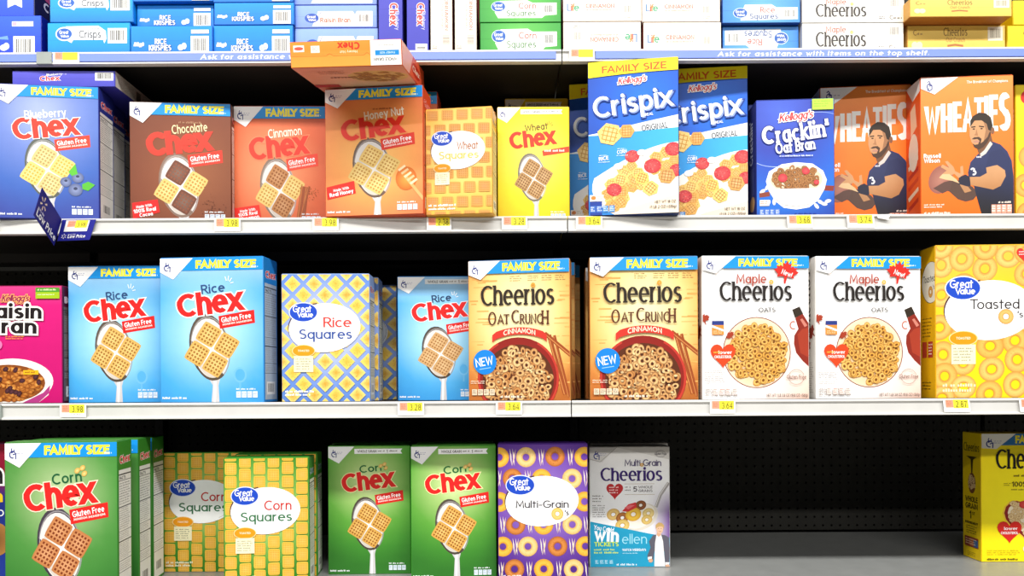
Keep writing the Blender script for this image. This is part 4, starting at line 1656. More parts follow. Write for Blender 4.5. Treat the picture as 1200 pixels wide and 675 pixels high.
    s.text('Crispix', 95, 200, 60, '#e8ecf4', w=230, pen=(.17, .13), rot=90)
    return dict(size=(.205, .07, .335), base='#15306e', sides={'front': '#1a50b8', 'top': '#f0dc2a'}, front=a, left=s, right=facts_side('#15306e', seed=51, name='Crisp', ncol='#fff'))


def d_cracklin():
    W, H = 402, 595
    a = Art(W, H)
    a.rect(0, 0, W, H, radial(120, 60, 560, [(0, '#4a68d8'), (.35, '#3646b0'), (.6, '#2b5cc8'), (.85, '#2272d8'), (1, '#2446a8')]), 10, 12)
    a.part('arc_print')
    a.band(250, 210, 290, 110, 4, '#bcd0f4', 96, 200, 26, 14, 1)
    a.band(190, 190, 270, 105, 3, '#9fb8ec', -60, 20, 20, 16, 1)
    a.part('bowl_print')
    for (x, y) in ((30, 460), (55, 440), (310, 540), (330, 520), (350, 530), (370, 516), (90, 515), (60, 520)):
        a.ell(x, y, 17, 9, '#f2e8d0', rot=x, n=12, cc='#ffffff')
    a.poly([(12, 470), (66, 462), (68, 486), (14, 492)], '#8a4030')
    a.poly([(350, 436), (402, 440), (398, 466), (345, 462)], '#8a3428')
    a.poly([(48, 410), (64, 360), (130, 325), (205, 316), (290, 325), (345, 362), (364, 408), (352, 455), (318, 512), (272, 546), (205, 556), (140, 546), (96, 512), (62, 458)], '#fdfaf6')
    a.ell(206, 404, 136, 70, '#e4d0b4', n=36)
    r = random.Random(17)
    for k in range(86):
        an, q = r.uniform(0, 6.283), math.sqrt(r.random())
        x, y = 206 + 118 * q * math.cos(an), 398 + 56 * q * math.sin(an)
        a.donut(x, y, r.uniform(17, 22), 8, mixc('#c48a52', '#a8703c', r.random()), '#5f3314', rot=r.uniform(0, 180), asp=r.uniform(.55, .9), n=11)
    for (x, y, q) in ((135, 395, 24), (255, 362, 20), (310, 420, 14)):
        a.ell(x, y, q, q * .9, '#d03040', n=14, cc='#ee5a5a')
    a.poly([(70, 450), (340, 450), (318, 500), (272, 530), (205, 540), (140, 530), (96, 500)], '#fdfaf6')
    a.part('panel')
    for k in range(4):
        a.rect(14 + k * 27, 552, 37 + k * 27, 582, '#5f86d8')
        a.micro(17 + k * 27, 556, 35 + k * 27, 578, 3, '#f0f4fc', k, .6)
    a.rect(14, 505, 64, 535, '#f2ece4')
    a.micro(18, 510, 60, 530, 2, '#b06a50', 3, .5)
    a.micro(195, 574, 320, 586, 1, '#16308a', 7, .8)
    script_logo(a, 205, 102, 40, 176, rot=6)
    a.part('name_lettering')
    a.text('C', 62, 222, 92, '#ffffff', w=66, pen=(.3, .2), rot=3, halo='#20318c', hw=.04)
    a.text("racklin'", 242, 206, 90, '#ffffff', w=276, pen=(.24, .16), rot=7, serif=.05, halo='#20318c', hw=.04, track=.08)
    a.text('Oat Bran', 202, 264, 56, '#ffffff', w=206, pen=(.24, .17), rot=6, serif=.05, halo='#20318c', hw=.04, track=.07)
    a.micro(118, 280, 300, 289, 1, '#e0e8fc', 4, .9)
    a.part('claim_tag')
    a.rect(288, 0, 397, 54, '#b8e84a')
    a.micro(298, 10, 388, 46, 3, '#6fa82a', 4, .3)
    s = Art(140, 595)
    s.rect(0, 0, 140, 595, '#1c2876')
    s.part('name_lettering')
    s.text("Cracklin'", 80, 190, 60, '#dfe4f6', w=230, pen=(.24, .16), rot=90)
    s.part('panel')
    s.micro(30, 330, 110, 470, 12, '#8a96cc', 3, .4)
    s.ell(70, 510, 46, 40, '#c49a6a', n=16)
    return dict(size=(.165, .06, .25), base='#1c2876', sides={'front': '#2c48b0', 'top': '#24348c'}, front=a, left=s)


def athlete(a, ox, oy):
    """printed picture of a person in a navy shirt gripping a ball with both hands"""
    a.ox, a.oy = -ox, -oy
    a.part('athlete_print')
    sk, skd, hair, navy, black = '#cf9a6c', '#7a5238', '#33281f', '#333a62', '#23201f'
    a.poly([(1108, 209), (1119, 205), (1139, 214), (1146, 222), (1140, 229), (1131, 231), (1122, 228), (1112, 219), (1102, 216)], '#5a4238')
    a.ell(1102, 205, 13.5, 17, '#9a5f52', rot=-30, n=22, cc='#b67c6a')
    a.poly([(1093, 215), (1104, 221), (1113, 217), (1116, 206), (1106, 208)], '#60443c')
    a.poly([(1148, 175), (1137, 186), (1134, 198), (1135, 206), (1141, 214), (1144, 226), (1150, 247), (1187, 247), (1187, 204), (1185, 186), (1180, 175), (1172, 167), (1162, 163)], lambda x, y: mixc(navy, black, (y - 190) / 45))
    a.poly([(1145, 160), (1160, 152), (1163, 163), (1156, 172), (1148, 180), (1145, 172)], skd)
    a.poly([(1148, 177), (1153, 173), (1160, 163), (1163, 166), (1155, 177), (1150, 180)], '#d8d0c8')
    a.poly([(1155, 192), (1170, 190), (1177, 196), (1178, 203), (1172, 214), (1163, 218), (1150, 215), (1136, 212), (1136, 203), (1148, 203), (1156, 199)], lambda x, y: mixc(sk, '#b07848', (y - 196) / 26))
    a.poly([(1154, 193), (1160, 175), (1172, 172), (1182, 182), (1185, 197), (1178, 197), (1168, 190)], mixc(navy, '#000000', .12))
    a.poly([(1123, 203), (1131, 200), (1136, 203), (1137, 213), (1129, 215), (1123, 211)], '#2a2a3c')
    a.poly([(1123, 204), (1118, 199), (1110, 202), (1100, 203), (1105, 198), (1109, 195), (1102, 191), (1104, 188), (1112, 192), (1107, 185), (1110, 184), (1117, 191), (1119, 196), (1125, 199), (1125, 191), (1128, 190), (1129, 200)], sk)
    a.poly([(1100, 203), (1104, 199), (1112, 199), (1120, 205), (1124, 210), (1116, 207), (1106, 205)], '#e8c090')
    a.poly([(1124, 211), (1134, 214), (1138, 219), (1130, 221)], '#b8865c')
    # number on the shirt
    a.text('3', 1142, 201, 9, '#f4f2f4', w=6, pen=(.22, .2), rot=22)
    a.micro(1144, 179, 1152, 182, 1, '#e8e6ee', 3, .8)
    # head
    a.poly([(1137, 142), (1136, 150), (1136, 156), (1138, 163), (1142, 169), (1148, 171), (1156, 164), (1161, 152), (1160, 140), (1150, 136)], sk)
    a.poly([(1152, 139), (1161, 138), (1162, 152), (1157, 164), (1150, 170), (1153, 160), (1155, 150)], mixc(sk, skd, .6))
    a.poly([(1138.5, 160), (1141.5, 158), (1147, 157.6), (1150, 160), (1149, 165), (1152, 163), (1157, 158), (1160, 151), (1161, 155), (1157, 164), (1152, 169.5), (1147, 172), (1141.5, 169.5), (1139.5, 165), (1142, 166.5), (1146, 166), (1147.5, 162), (1145, 160), (1141, 160.5)], '#4f382b')
    a.ell(1144, 163, 3.6, 1.5, '#c08a74', n=10)
    a.poly([(1137, 146), (1137, 139), (1140, 134), (1147, 130), (1155, 131), (1161, 136), (1163, 145), (1162, 152), (1158, 150), (1156, 143), (1150, 139), (1142, 139)], hair)
    a.ell(1163, 151, 2.2, 4, '#8a5c40', n=10)
    a.line([(1138, 146.5), (1143, 146)], 1.3, '#2c2018')
    a.line([(1147, 145.6), (1153, 146.5)], 1.3, '#2c2018')
    a.ell(1141, 148.6, 1.5, .8, '#2c2018', n=7)
    a.ell(1150, 148.4, 1.5, .8, '#2c2018', n=7)
    a.poly([(1144, 148), (1143, 154), (1141, 155.5), (1146, 156.5)], '#b07c54')
    a.ox = a.oy = 0


def d_wheaties():
    W, H = 108, 158
    a = Art(W, H)
    a.rect(0, 0, W, H, vert([(0, '#fb9646'), (60, '#fa802e'), (158, '#f86e16')]), 2, 8)
    a.part('name_lettering')
    # tall condensed capitals that grow towards the right
    segs = 'WHEATIES'
    x = 4.0
    ws = {'W': 19, 'H': 13.5, 'E': 10.5, 'A': 13.5, 'T': 11, 'I': 5, 'S': 14}
    tot = sum(ws[c] for c in segs) + 7 * .6
    k = 101 / tot
    for c in segs:
        w = ws[c] * k
        t = (x + w / 2) / W
        h = 28 + 17 * t
        a.text(c, x + w / 2, 62.5, h, '#fdfaf4', w=w, pen=(.4, .14), rot=0)
        x += w + .6 * k
    athlete(a, 1079, 89)
    a.part('panel')
    a.text('The Breakfast of Champions', 78, 7.5, 3.2, '#fff3e6', w=48, pen=(.2, .17))
    a.text('Russell', 13, 91.5, 5, '#fff', w=20, pen=(.2, .17))
    a.text('Wilson', 12.5, 96.8, 5, '#fff', w=18.5, pen=(.2, .17))
    a.micro(3, 144, 28, 149, 2, '#fff0e0', 3, .6)
    a.micro(3, 153, 36, 156, 1, '#fff0e0', 4, .8)
    a.micro(90, 142.5, 106, 145, 1, '#fff0e0', 4, .8)
    for q in range(4):
        a.rect(82 + q * 6, 146, 87.5 + q * 6, 156, '#f4a890')
        a.micro(82.6 + q * 6, 147, 87 + q * 6, 155, 3, '#fff', q, .5)
    a.part('corner_emblem')
    a.poly([(0, 0), (44, 0), (16, 19), (0, 12)], '#fdfdfc')
    b = '#27357f'
    a.band(10, 10, 2.6, 3.2, 1.3, b, 100, 330, 8)
    a.line([(7.5, 5.5), (9.5, 3.8), (11, 5.5), (10, 8.5)], 1.1, b)
    a.line([(9.5, 9.5), (13, 8.5), (13, 13), (10, 15), (7.5, 13.5)], 1.2, b)
    a.micro(16, 8, 24, 11, 1, '#b0b0c4', 4, .5)
    s = Art(46, 158)
    s.rect(0, 0, 46, 158, '#ef5a14')
    s.part('corner_emblem')
    s.poly([(0, 0), (46, 0), (46, 14), (22, 20)], '#f4f2ee')
    s.part('side_print')
    s.poly([(14, 30), (30, 24), (36, 52), (16, 60)], '#f7c9a4')
    s.poly([(14, 66), (30, 60), (34, 84), (18, 92)], '#f0a070')
    for q in range(6):
        s.poly([(6, 82 + q * 12), (40, 74 + q * 12), (40, 79 + q * 12), (8, 87 + q * 12)], ('#d83a10', '#f8d8b8', '#c43418')[q % 3])
    s.ell(24, 80, 16, 22, '#f6e2cc', n=16)
    return dict(size=(.2, .065, .288), base='#e2540f', sides={'front': '#f07020', 'top': '#e86a24'}, front=a, left=s)


def d_raisin():
    W, H = 498, 578
    a = Art(W, H)
    a.rect(0, 0, W, H, vert([(0, '#e0408a'), (60, '#d8187a'), (578, '#c40c6c')]), 1, 6)
    ox = 190
    a.part('bowl_print')
    a.ell(ox + 60, 470, 205, 112, '#f6efe8', n=40)
    a.poly([(ox - 145, 480), (ox + 262, 470), (ox + 240, 540), (ox + 190, 578), (ox - 80, 578)], '#f6efe8')
    a.poly([(ox + 110, 578), (ox + 215, 528), (ox + 250, 490), (ox + 244, 530), (ox + 190, 578)], '#b03a80')
    a.ell(ox + 40, 480, 185, 92, '#8a4a1c', n=36)
    r = random.Random(41)
    for k in range(170):
        an, q = r.uniform(0, 6.283), math.sqrt(r.random())
        x, y = ox + 40 + 172 * q * math.cos(an), 482 + 84 * q * math.sin(an)
        n = 6
        pts = [(x + r.uniform(10, 22) * math.cos(6.283 * i / n), y + r.uniform(7, 16) * math.sin(6.283 * i / n)) for i in range(n)]
        c = r.random()
        a.fan(pts, mixc('#f0b45c', '#c87428', c), mixc('#b8661f', '#8a4414', c))
    for k in range(16):
        an, q = r.uniform(0, 6.283), math.sqrt(r.random())
        a.ell(ox + 40 + 160 * q * math.cos(an), 485 + 76 * q * math.sin(an), 15, 11, '#3a1c20', rot=r.uniform(0, 90), n=12, cc='#5f343a')
    a.part('spoonful_tag')
    a.rect(ox + 118, 416, ox + 194, 438, '#f2b41c')
    a.micro(ox + 126, 422, ox + 188, 432, 1, '#8a4a10', 5, .8)
    a.part('panel')
    a.micro(ox + 30, 246, ox + 130, 266, 2, '#f29a3c', 4, .6)
    a.ell(ox - 8, 290, 22, 24, '#e878b0', n=18)
    script_logo(a, ox + 78, 76, 34, 136, red='#8a1850', halo='#f7a868')
    a.part('name_lettering')
    for s, cx, by, w in (('Raisin', ox + 62, 160, 300), ('Bran', ox + 62, 234, 250)):
        a.text(s, cx, by, 74, '#1c1416', w=w, pen=(.24, .17), halo='#fdfaf4', hw=.12, track=.08, rot=-1)
    a.part('claim_tag')
    a.rect(ox + 183, 8, ox + 302, 62, '#a4c61c')
    a.rect(ox + 183, 8, ox + 302, 30, '#4f9a2a')
    a.micro(ox + 192, 14, ox + 292, 24, 1, '#e8f4b8', 4, .8)
    a.micro(ox + 192, 40, ox + 292, 48, 1, '#f4fadc', 5, .5)
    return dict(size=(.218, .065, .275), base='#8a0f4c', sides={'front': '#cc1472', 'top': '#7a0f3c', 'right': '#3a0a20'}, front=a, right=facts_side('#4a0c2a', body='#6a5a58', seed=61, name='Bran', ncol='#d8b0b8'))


def d_bluefoot():
    """dark red, black and blue carton mostly hidden at the lower left end"""
    W, H = 467, 640
    a = Art(W, H)
    a.rect(0, 0, W, H, vert([(0, '#8a0f2c'), (190, '#7a0c28'), (230, '#1c2a7a'), (640, '#1c3a9a')]), 1, 8)
    a.part('name_lettering')
    a.text('Raisin Bran', 240, 180, 90, '#121012', w=420, pen=(.24, .17), halo='#f4f0ea', hw=.1)
    a.part('flavor_lettering')
    a.text('Crunch', 260, 262, 60, '#f0c21c', w=380, pen=(.24, .18))
    a.part('bowl_print')
    a.ell(400, 430, 90, 80, '#b07a3c', n=26, cc='#6a4420')
    a.text('O', 440, 326, 30, '#f0f0f0', pen=(.18, .15))
    return dict(size=FAM, base='#161f5a', sides={'top': '#5a0c20'}, front=a)


def d_ringyellow():
    W, H = 396, 560
    a = Art(W, H)
    a.rect(0, 0, W, H, radial(200, 120, 480, [(0, '#fff02a'), (.6, '#fbe024'), (1, '#f2cf5a')]), 5, 7)
    a.part('ring_print')
    r = random.Random(77)
    for (x, y) in ((60, 300), (150, 360), (260, 330), (40, 420), (340, 400), (120, 480), (220, 470), (320, 500), (50, 540), (200, 550)):
        a.donut(x, y, 50, 18, '#f0c060', '#c88a34', n=18)
    a.part('name_lettering')
    a.ell(210, 170, 165, 88, '#e23420', n=34)
    a.ell(62, 50, 42, 34, '#d8302c', n=22)
    a.text('P', 58, 66, 38, '#fff', pen=(.2, .16), shear=.2)
    return dict(size=(.21, .065, .275), base='#e8c41c', front=a, left=facts_side('#e8c41c', seed=71, name='P', ncol='#c8301c'))


# ------------------------------------------------------------------ carton ends on the top shelf
def end(W, H, col, size, base, side=None, flip=False, nx=4, ny=3):
    a = Art(W, H)
    a.flip180 = flip
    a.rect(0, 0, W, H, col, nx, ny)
    a.line([(0, H * .5), (W, H * .5)], .8, mixc(base, '#000000', .12))
    d = dict(size=size, base=base, front=a, front_name='end_panel', flap=False)
    if side:
        d['sides'] = side
    return a, d


LIE = (.178, .27, .056)


def e_krispies():
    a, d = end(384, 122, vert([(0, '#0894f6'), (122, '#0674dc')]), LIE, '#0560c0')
    a.part('maker_script')
    a.text("Kellogg's", 36, 82, 14, '#f2c8d4', w=46, pen=(.22, .17), shear=.25, halo='#fff', hw=.1)
    a.part('name_lettering')
    a.text('RICE', 140, 76, 24, '#fff', w=56, pen=(.24, .18), rot=-1, halo='#0a4a94', hw=.05)
    a.text('KRISPIES', 138, 103, 24, '#fff', w=106, pen=(.24, .18), halo='#0a4a94', hw=.05)
    a.part('icon_print')
    a.ell(236, 90, 14, 13, '#e8f4fc', n=14)
    a.ell(252, 84, 12, 14, '#e8f4fc', n=14)
    a.micro(228, 80, 258, 100, 3, '#3a86c8', 4, .4)
    a.part('barcode_print')
    a.rect(286, 16, 370, 32, '#f4faff')
    a.barcode(284, 42, 370, 120, seed=4)
    return d


def e_crisps():
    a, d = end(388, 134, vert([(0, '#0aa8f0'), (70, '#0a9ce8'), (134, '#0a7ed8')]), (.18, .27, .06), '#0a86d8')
    a.part('name_band')
    a.poly([(85, 12), (240, 10), (275, 30), (278, 62), (268, 80), (262, 66), (120, 66), (112, 78), (90, 68)], '#fbfdff')
    a.part('brand_oval')
    a.ell(78, 42, 42, 28, '#e4f0fc', n=24)
    a.ell(78, 42, 36, 22, '#2a62c0', n=24)
    a.text('Great', 76, 42, 14, '#fff', w=44, pen=(.2, .17))
    a.text('Value', 80, 56, 11, '#fff', w=40, pen=(.22, .18))
    a.part('name_lettering')
    a.text('Rice', 226, 28, 14, '#8a94a0', w=36, pen=(.1, .1))
    a.text('Crisps', 200, 58, 30, '#3c4450', w=104, pen=(.1, .095))
    a.part('barcode_print')
    a.barcode(284, 20, 376, 80, seed=5)
    return d


def e_royal():
    a, d = end(192, 168, vert([(0, '#2a62f0'), (168, '#1a3cd0')]), (.09, .27, .078), '#0e1f9a', side={'right': '#0a1488'})
    a.part('claim_tag')
    a.rect(60, 22, 158, 42, '#f2f0fa')
    a.rect(62, 24, 82, 40, '#f0b0c4')
    a.part('icon_print')
    a.ell(22, 128, 18, 13, '#f0f4fc', n=14)
    a.ell(34, 122, 14, 14, '#f0f4fc', n=14)
    a.poly([(0, 86), (40, 80), (44, 96), (0, 94)], '#6fa0f0')
    a.part('barcode_print')
    a.barcode(66, 82, 164, 164, seed=6)
    return d


def e_royal2():
    a, d = end(160, 150, vert([(0, '#2a62f0'), (150, '#1c4ce0')]), (.075, .27, .07), '#1a1a52', side={'right': '#15184a', 'left': '#15184a'})
    a.part('name_lettering')
    a.text('Crispix', 2, 96, 40, '#f4f6fc', w=76, pen=(.2, .16))
    a.part('claim_tag')
    a.poly([(74, 60), (122, 60), (122, 118), (98, 106), (74, 118)], '#fbfdff')
    s = Art(270, 150)
    s.rect(0, 0, 270, 150, '#191a4c')
    s.part('name_lettering')
    s.text('crisps', 30, 100, 44, '#d8d4ea', w=110, pen=(.14, .12), align='l')
    s.part('panel')
    s.ell(60, 45, 40, 20, '#b04a7a', n=18)
    s.ell(150, 110, 20, 24, '#8a7a3c', n=14)
    d['right'] = s
    return d


def e_gvraisin():
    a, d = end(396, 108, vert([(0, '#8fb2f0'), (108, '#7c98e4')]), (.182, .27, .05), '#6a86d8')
    a.part('name_band')
    a.poly([(112, 28), (280, 28), (292, 46), (300, 28), (376, 28), (376, 102), (84, 102), (104, 60)], '#fdfaf4')
    a.part('brand_oval')
    a.ell(82, 62, 34, 23, '#2f56b4', n=24)
    a.text('Great', 80, 62, 14, '#fff', w=42, pen=(.2, .17))
    a.text('Value', 84, 76, 11, '#fff', w=38, pen=(.22, .18))
    a.line([(118, 46), (130, 30)], 2.5, '#56689a')
    a.part('name_lettering')
    a.text('Raisin Bran', 196, 84, 24, '#a8542c', w=146, pen=(.15, .13))
    a.micro(184, 42, 270, 56, 2, '#e8d8b8', 4, .6)
    a.part('barcode_print')
    a.barcode(302, 38, 366, 92, seed=7)
    return d


def e_bluechex():
    a, d = end(112, 420, vert([(0, '#4a4cc0'), (420, '#3e40b4')]), (.052, .27, .19), '#2c2c92', side={'right': '#23237c'})
    a.oy = 172
    a.part('name_lettering')
    a.text('Chex', 52, 60, 40, '#f04a44', w=100, pen=(.26, .2), rot=-90, halo='#fff', hw=.06)
    a.text('Blueberry', 80, 90, 18, '#c6ccf4', w=84, pen=(.14, .12), rot=-90)
    a.part('barcode_print')
    a.barcode(44, 196, 106, 246, vertical=False, seed=8)
    return d


def e_lifetall():
    a, d = end(104, 420, '#f6efe2', (.048, .27, .19), '#e9ddca', side={'right': '#8a1c14', 'left': '#a83020'})
    a.oy = 172
    a.part('name_lettering')
    a.text('CINNAMON', 70, 60, 17, '#b06a58', w=150, pen=(.15, .13), rot=-90)
    a.text('MULTIGRAIN', 52, 70, 9, '#d8b09c', w=110, pen=(.13, .11), rot=-90)
    a.part('barcode_print')
    a.barcode(52, 150, 100, 210, vertical=False, seed=9, paper='#f6efe2', bar='#8a8074')
    a.part('icon_print')
    a.micro(6, 204, 34, 234, 3, '#9a8f78', 4, .5)
    return d


def e_gvcorn(seed=10):
    a, d = end(384, 126, radial(200, 60, 230, [(0, '#6fc85c'), (.6, '#46ac44'), (1, '#2c8f38')]), (.178, .27, .058), '#1f7a2c')
    a.part('name_band')
    a.poly([(96, 24), (226, 22), (250, 34), (366, 34), (366, 92), (310, 96), (296, 108), (86, 108), (70, 80)], '#fbfbf4')
    a.part('brand_oval')
    a.ell(88, 52, 35, 26, '#d8e4f4', n=24)
    a.ell(88, 52, 32, 23, '#2f62b8', n=24)
    a.text('Great', 86, 52, 15, '#fff', w=42, pen=(.2, .17))
    a.text('Value', 90, 67, 12, '#fff', w=38, pen=(.22, .18))
    a.part('name_lettering')
    a.text('Corn', 226, 62, 27, '#c45a50', w=84, pen=(.11, .1))
    a.text('Squares', 196, 98, 27, '#5a8a5e', w=140, pen=(.11, .1))
    a.part('barcode_print')
    a.barcode(300, 40, 356, 90, seed=seed)
    return d


def life_art(a):
    a.part('name_lettering')
    for s, x, c in (('L', 26, '#5a86b8'), ('i', 38, '#e0453a'), ('f', 46, '#f0843a'), ('e', 62, '#3aa878')):
        a.text(s, x, 88, 36, c, pen=(.16, .14))
    a.text('CINNAMON', 174, 74, 20, '#b05a48', w=136, pen=(.14, .12))
    a.micro(108, 80, 246, 90, 1, '#d0a898', 4, .7)
    a.part('barcode_print')
    a.barcode(284, 56, 326, 106, seed=11, paper='#fbf7ee', bar='#8a8378')
    a.part('icon_print')
    a.micro(290, 114, 326, 128, 2, '#8a847c', 4, .5)


def e_life():
    a, d = end(370, 138, '#f7f1e6', (.17, .27, .06), '#e8ddd0', side={'left': '#9a2418', 'right': '#d8c8bc', 'bottom': '#8a1a12', 'top': '#8a1a12'})
    life_art(a)
    return d


def e_lifeflip():
    a, d = end(370, 138, '#f7f1e6', (.17, .27, .06), '#e8ddd0', side={'left': '#9a2418', 'right': '#d8c8bc', 'bottom': '#8a1a12', 'top': '#8a1a12'}, flip=True)
    life_art(a)
    return d


def gvrice_art(a):
    a.part('name_band')
    a.poly([(108, 30), (238, 28), (262, 44), (366, 44), (366, 104), (86, 110), (90, 70)], '#f8fafc')
    a.part('brand_oval')
    a.ell(86, 72, 36, 26, '#d8e4f4', n=24)
    a.ell(86, 72, 33, 23, '#2f62b8', n=24)
    a.text('Great', 84, 72, 15, '#fff', w=44, pen=(.2, .17))
    a.text('Value', 88, 87, 12, '#fff', w=40, pen=(.22, .18))
    a.line([(110, 58), (136, 34)], 3, '#eef4fc')
    a.part('name_lettering')
    a.text('Rice', 218, 70, 28, '#d05a48', w=72, pen=(.11, .1))
    a.text('Squares', 200, 102, 28, '#4a5f96', w=138, pen=(.11, .1))
    a.part('barcode_print')
    a.barcode(292, 50, 358, 102, seed=12)


def e_gvrice():
    a, d = end(376, 120, radial(200, 40, 260, [(0, '#6fb4f0'), (.6, '#4a96e4'), (1, '#3a7cd4')]), (.172, .27, .055), '#1f4a9a')
    gvrice_art(a)
    return d


def e_gvriceflip():
    a, d = end(376, 120, radial(200, 40, 260, [(0, '#6fb4f0'), (.6, '#4a96e4'), (1, '#3a7cd4')]), (.172, .27, .055), '#1f4a9a', flip=True)
    gvrice_art(a)
    return d


def e_maple():
    a, d = end(480, 122, '#f6f2ea', (.221, .27, .056), '#d8d6d2', side={'left': '#c2c2c8'})
    a.part('name_lettering')
    serif_name(a, 182, 96, 62, 240, '#403a38', dot=('#f4cc60', '#e0a840'))
    a.text('Maple', 158, 36, 26, '#b86a5a', w=96, pen=(.12, .1))
    a.part('barcode_print')
    a.barcode(406, 8, 466, 58, seed=13, paper='#f6f2ea', bar='#8a847e')
    a.part('icon_print')
    a.micro(362, 94, 392, 110, 2, '#5a544e', 4, .6)
    a.text('C', 420, 110, 20, '#5a544e', pen=(.14, .1))
    a.micro(430, 98, 470, 110, 1, '#6a645e', 4, .8)
    return d


def e_oat():
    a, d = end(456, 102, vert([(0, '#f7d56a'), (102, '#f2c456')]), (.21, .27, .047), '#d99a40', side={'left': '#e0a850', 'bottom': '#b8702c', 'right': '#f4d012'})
    a.part('name_lettering')
    a.text('Cheerios', 224, 36, 30, '#8a6a34', w=112, pen=(.15, .09), serif=.04)
    a.text('Oat Crunch', 224, 58, 17, '#c08a4a', w=88, pen=(.13, .1))
    a.part('flavor_ribbon')
    a.line([(186, 72), (222, 68), (260, 72)], 7, '#b8703a')
    a.part('icon_print')
    a.text('C', 34, 34, 20, '#a07a40', pen=(.14, .1))
    a.micro(44, 24, 76, 34, 1, '#b08a50', 4, .8)
    a.ell(32, 70, 15, 14, '#fbeab8', n=14)
    a.ell(54, 70, 15, 14, '#fbeab8', n=14)
    a.part('barcode_print')
    a.barcode(376, 4, 446, 54, seed=14, paper='#fdf6e0', bar='#8a7c5a')
    return d


def e_yellow():
    a, d = end(396, 102, vert([(0, '#fbe31a'), (102, '#f6dc10')]), (.19, .27, .05), '#e0c00c')
    a.part('name_lettering')
    a.text('Cheerios', 200, 60, 34, '#6a5a10', w=150, pen=(.15, .09), serif=.04)
    a.part('icon_print')
    a.text('C', 74, 36, 20, '#8a7a10', pen=(.14, .1))
    return d


def e_blueflat():
    """blue end of the carton lying across the blueberry boxes"""
    a, d = end(480, 104, vert([(0, '#5a58cc'), (104, '#4446ba')]), (.225, .29, .045), '#3436a0', side={'right': '#c9c4ba'})
    a.part('name_lettering')
    a.text('Chex', 175, 66, 34, '#ec3c48', w=92, pen=(.26, .2), rot=4, halo='#fff', hw=.06)
    a.text('Blueberry', 196, 30, 17, '#fff', w=72, pen=(.17, .15), rot=6)
    a.micro(230, 16, 262, 26, 1, '#c0c0f0', 4, .7)
    a.part('barcode_print')
    a.barcode(388, 8, 474, 64, seed=15)
    s = Art(290, 104)
    s.rect(0, 0, 290, 104, '#cfcabf')
    s.part('facts_table_print')
    s.micro(10, 12, 280, 92, 9, '#8a857c', 4, .4)
    s.rect(90, 20, 110, 90, '#6a665e')
    d['right'] = s
    return d


def e_orange():
    """honey box tipped on its face: its upside-down end and its front from below"""
    a, d = end(528, 128, vert([(0, '#f59a3c'), (70, '#f28c2e'), (71, '#f6a040'), (128, '#f6a444')]), (.217, .25, .052), '#e0642c', side={'right': '#e4552c', 'bottom': '#cf9470'})
    a.part('end_flap_print')
    a.line([(0, 72), (170, 74), (186, 62), (205, 74), (350, 74), (366, 62), (382, 74)], 2, '#b8601c')
    a.part('claim_tag')
    a.rect(14, 16, 66, 50, '#fbeee0')
    a.ell(40, 33, 22, 9, '#d85a4a', n=14)
    a.rect(98, 20, 140, 56, '#fbf2e4')
    a.micro(104, 26, 136, 52, 3, '#c09a78', 4, .4)
    a.part('name_lettering')
    a.text('Chex', 280, 44, 37, '#d8331f', w=104, pen=(.26, .2), flip=True)
    a.text('Honey Nut', 278, 62, 13, '#fbe8c0', w=84, pen=(.18, .15), flip=True)
    a.part('facts_label')
    a.rect(382, 0, 528, 128, '#f8f7f4')
    a.rect(404, 52, 518, 78, '#1c8cd6')
    a.text('FAMILY SIZE', 462, 70, 10, '#cfeafc', w=72, pen=(.2, .17), flip=True)
    a.text('WHOLE GRAIN', 452, 106, 16, '#54504c', w=108, pen=(.18, .15), flip=True)
    a.micro(420, 24, 500, 32, 1, '#b8b4ae', 4, .6)
    u = Art(528, 600)

    u.rect(0, 0, 528, 600, radial(300, 420, 500, [(0, '#f2d4a4'), (.5, '#e8a888'), (1, '#d88c7c')]), 6, 8)
    u.part('bowl_print')
    u.ell(370, 190, 150, 110, '#d8b070', n=30)
    r = random.Random(50)
    for k in range(46):
        an, q = r.uniform(0, 6.28), math.sqrt(r.random())
        x, y = 370 + 130 * q * math.cos(an), 190 + 90 * q * math.sin(an)
        wheat_square(u, [(x - 18, y - 10), (x + 10, y - 16), (x + 18, y + 10), (x - 8, y + 16)], '#c88a44', '#7a4418', n=3)
    u.part('claim_lines')
    u.micro(100, 60, 240, 130, 4, '#a8604c', 4, .4)
    u.micro(130, 180, 250, 215, 1, '#8a3c30', 6, .5)
    u.part('size_banner')
    u.rect(0, 330, 130, 385, '#c03a34')
    d['under'] = u
    s = Art(250, 128)
    s.rect(0, 0, 250, 128, '#e8603c')
    s.part('side_print')
    s.poly([(0, 0), (120, 0), (70, 128), (0, 128)], '#f2b0a0')
    s.ell(150, 70, 50, 40, '#c8301c', n=18)
    s.text('Chex', 150, 85, 34, '#fbe0c8', w=80, pen=(.24, .18))
    d['right'] = s
    return d


for _k, _f in list(globals().items()):
    if _k.startswith(('d_', 'e_')) and callable(_f):
        DESIGNS[_k] = _f
# ================================================================== shelving
def extrude_x(name, prof, x0, x1, mat, parent=None):
    """solid from a closed (y, z) outline swept along x"""
    n = len(prof)
    co = [(x0, y, z) for y, z in prof] + [(x1, y, z) for y, z in prof]
    fa = [(i, (i + 1) % n, n + (i + 1) % n, n + i) for i in range(n)] + [tuple(range(n))[::-1], tuple(range(n, 2 * n))]
    return mesh_obj(name, co, fa, mat, parent)


def part_box(name, x0, x1, y0, y1, z0, z1, mat, parent=None, bev=.0):
    co, fa, _ = box_geo(x0, x1, y0, y1, z0, z1, bev)
    return mesh_obj(name, co, fa, mat, parent)


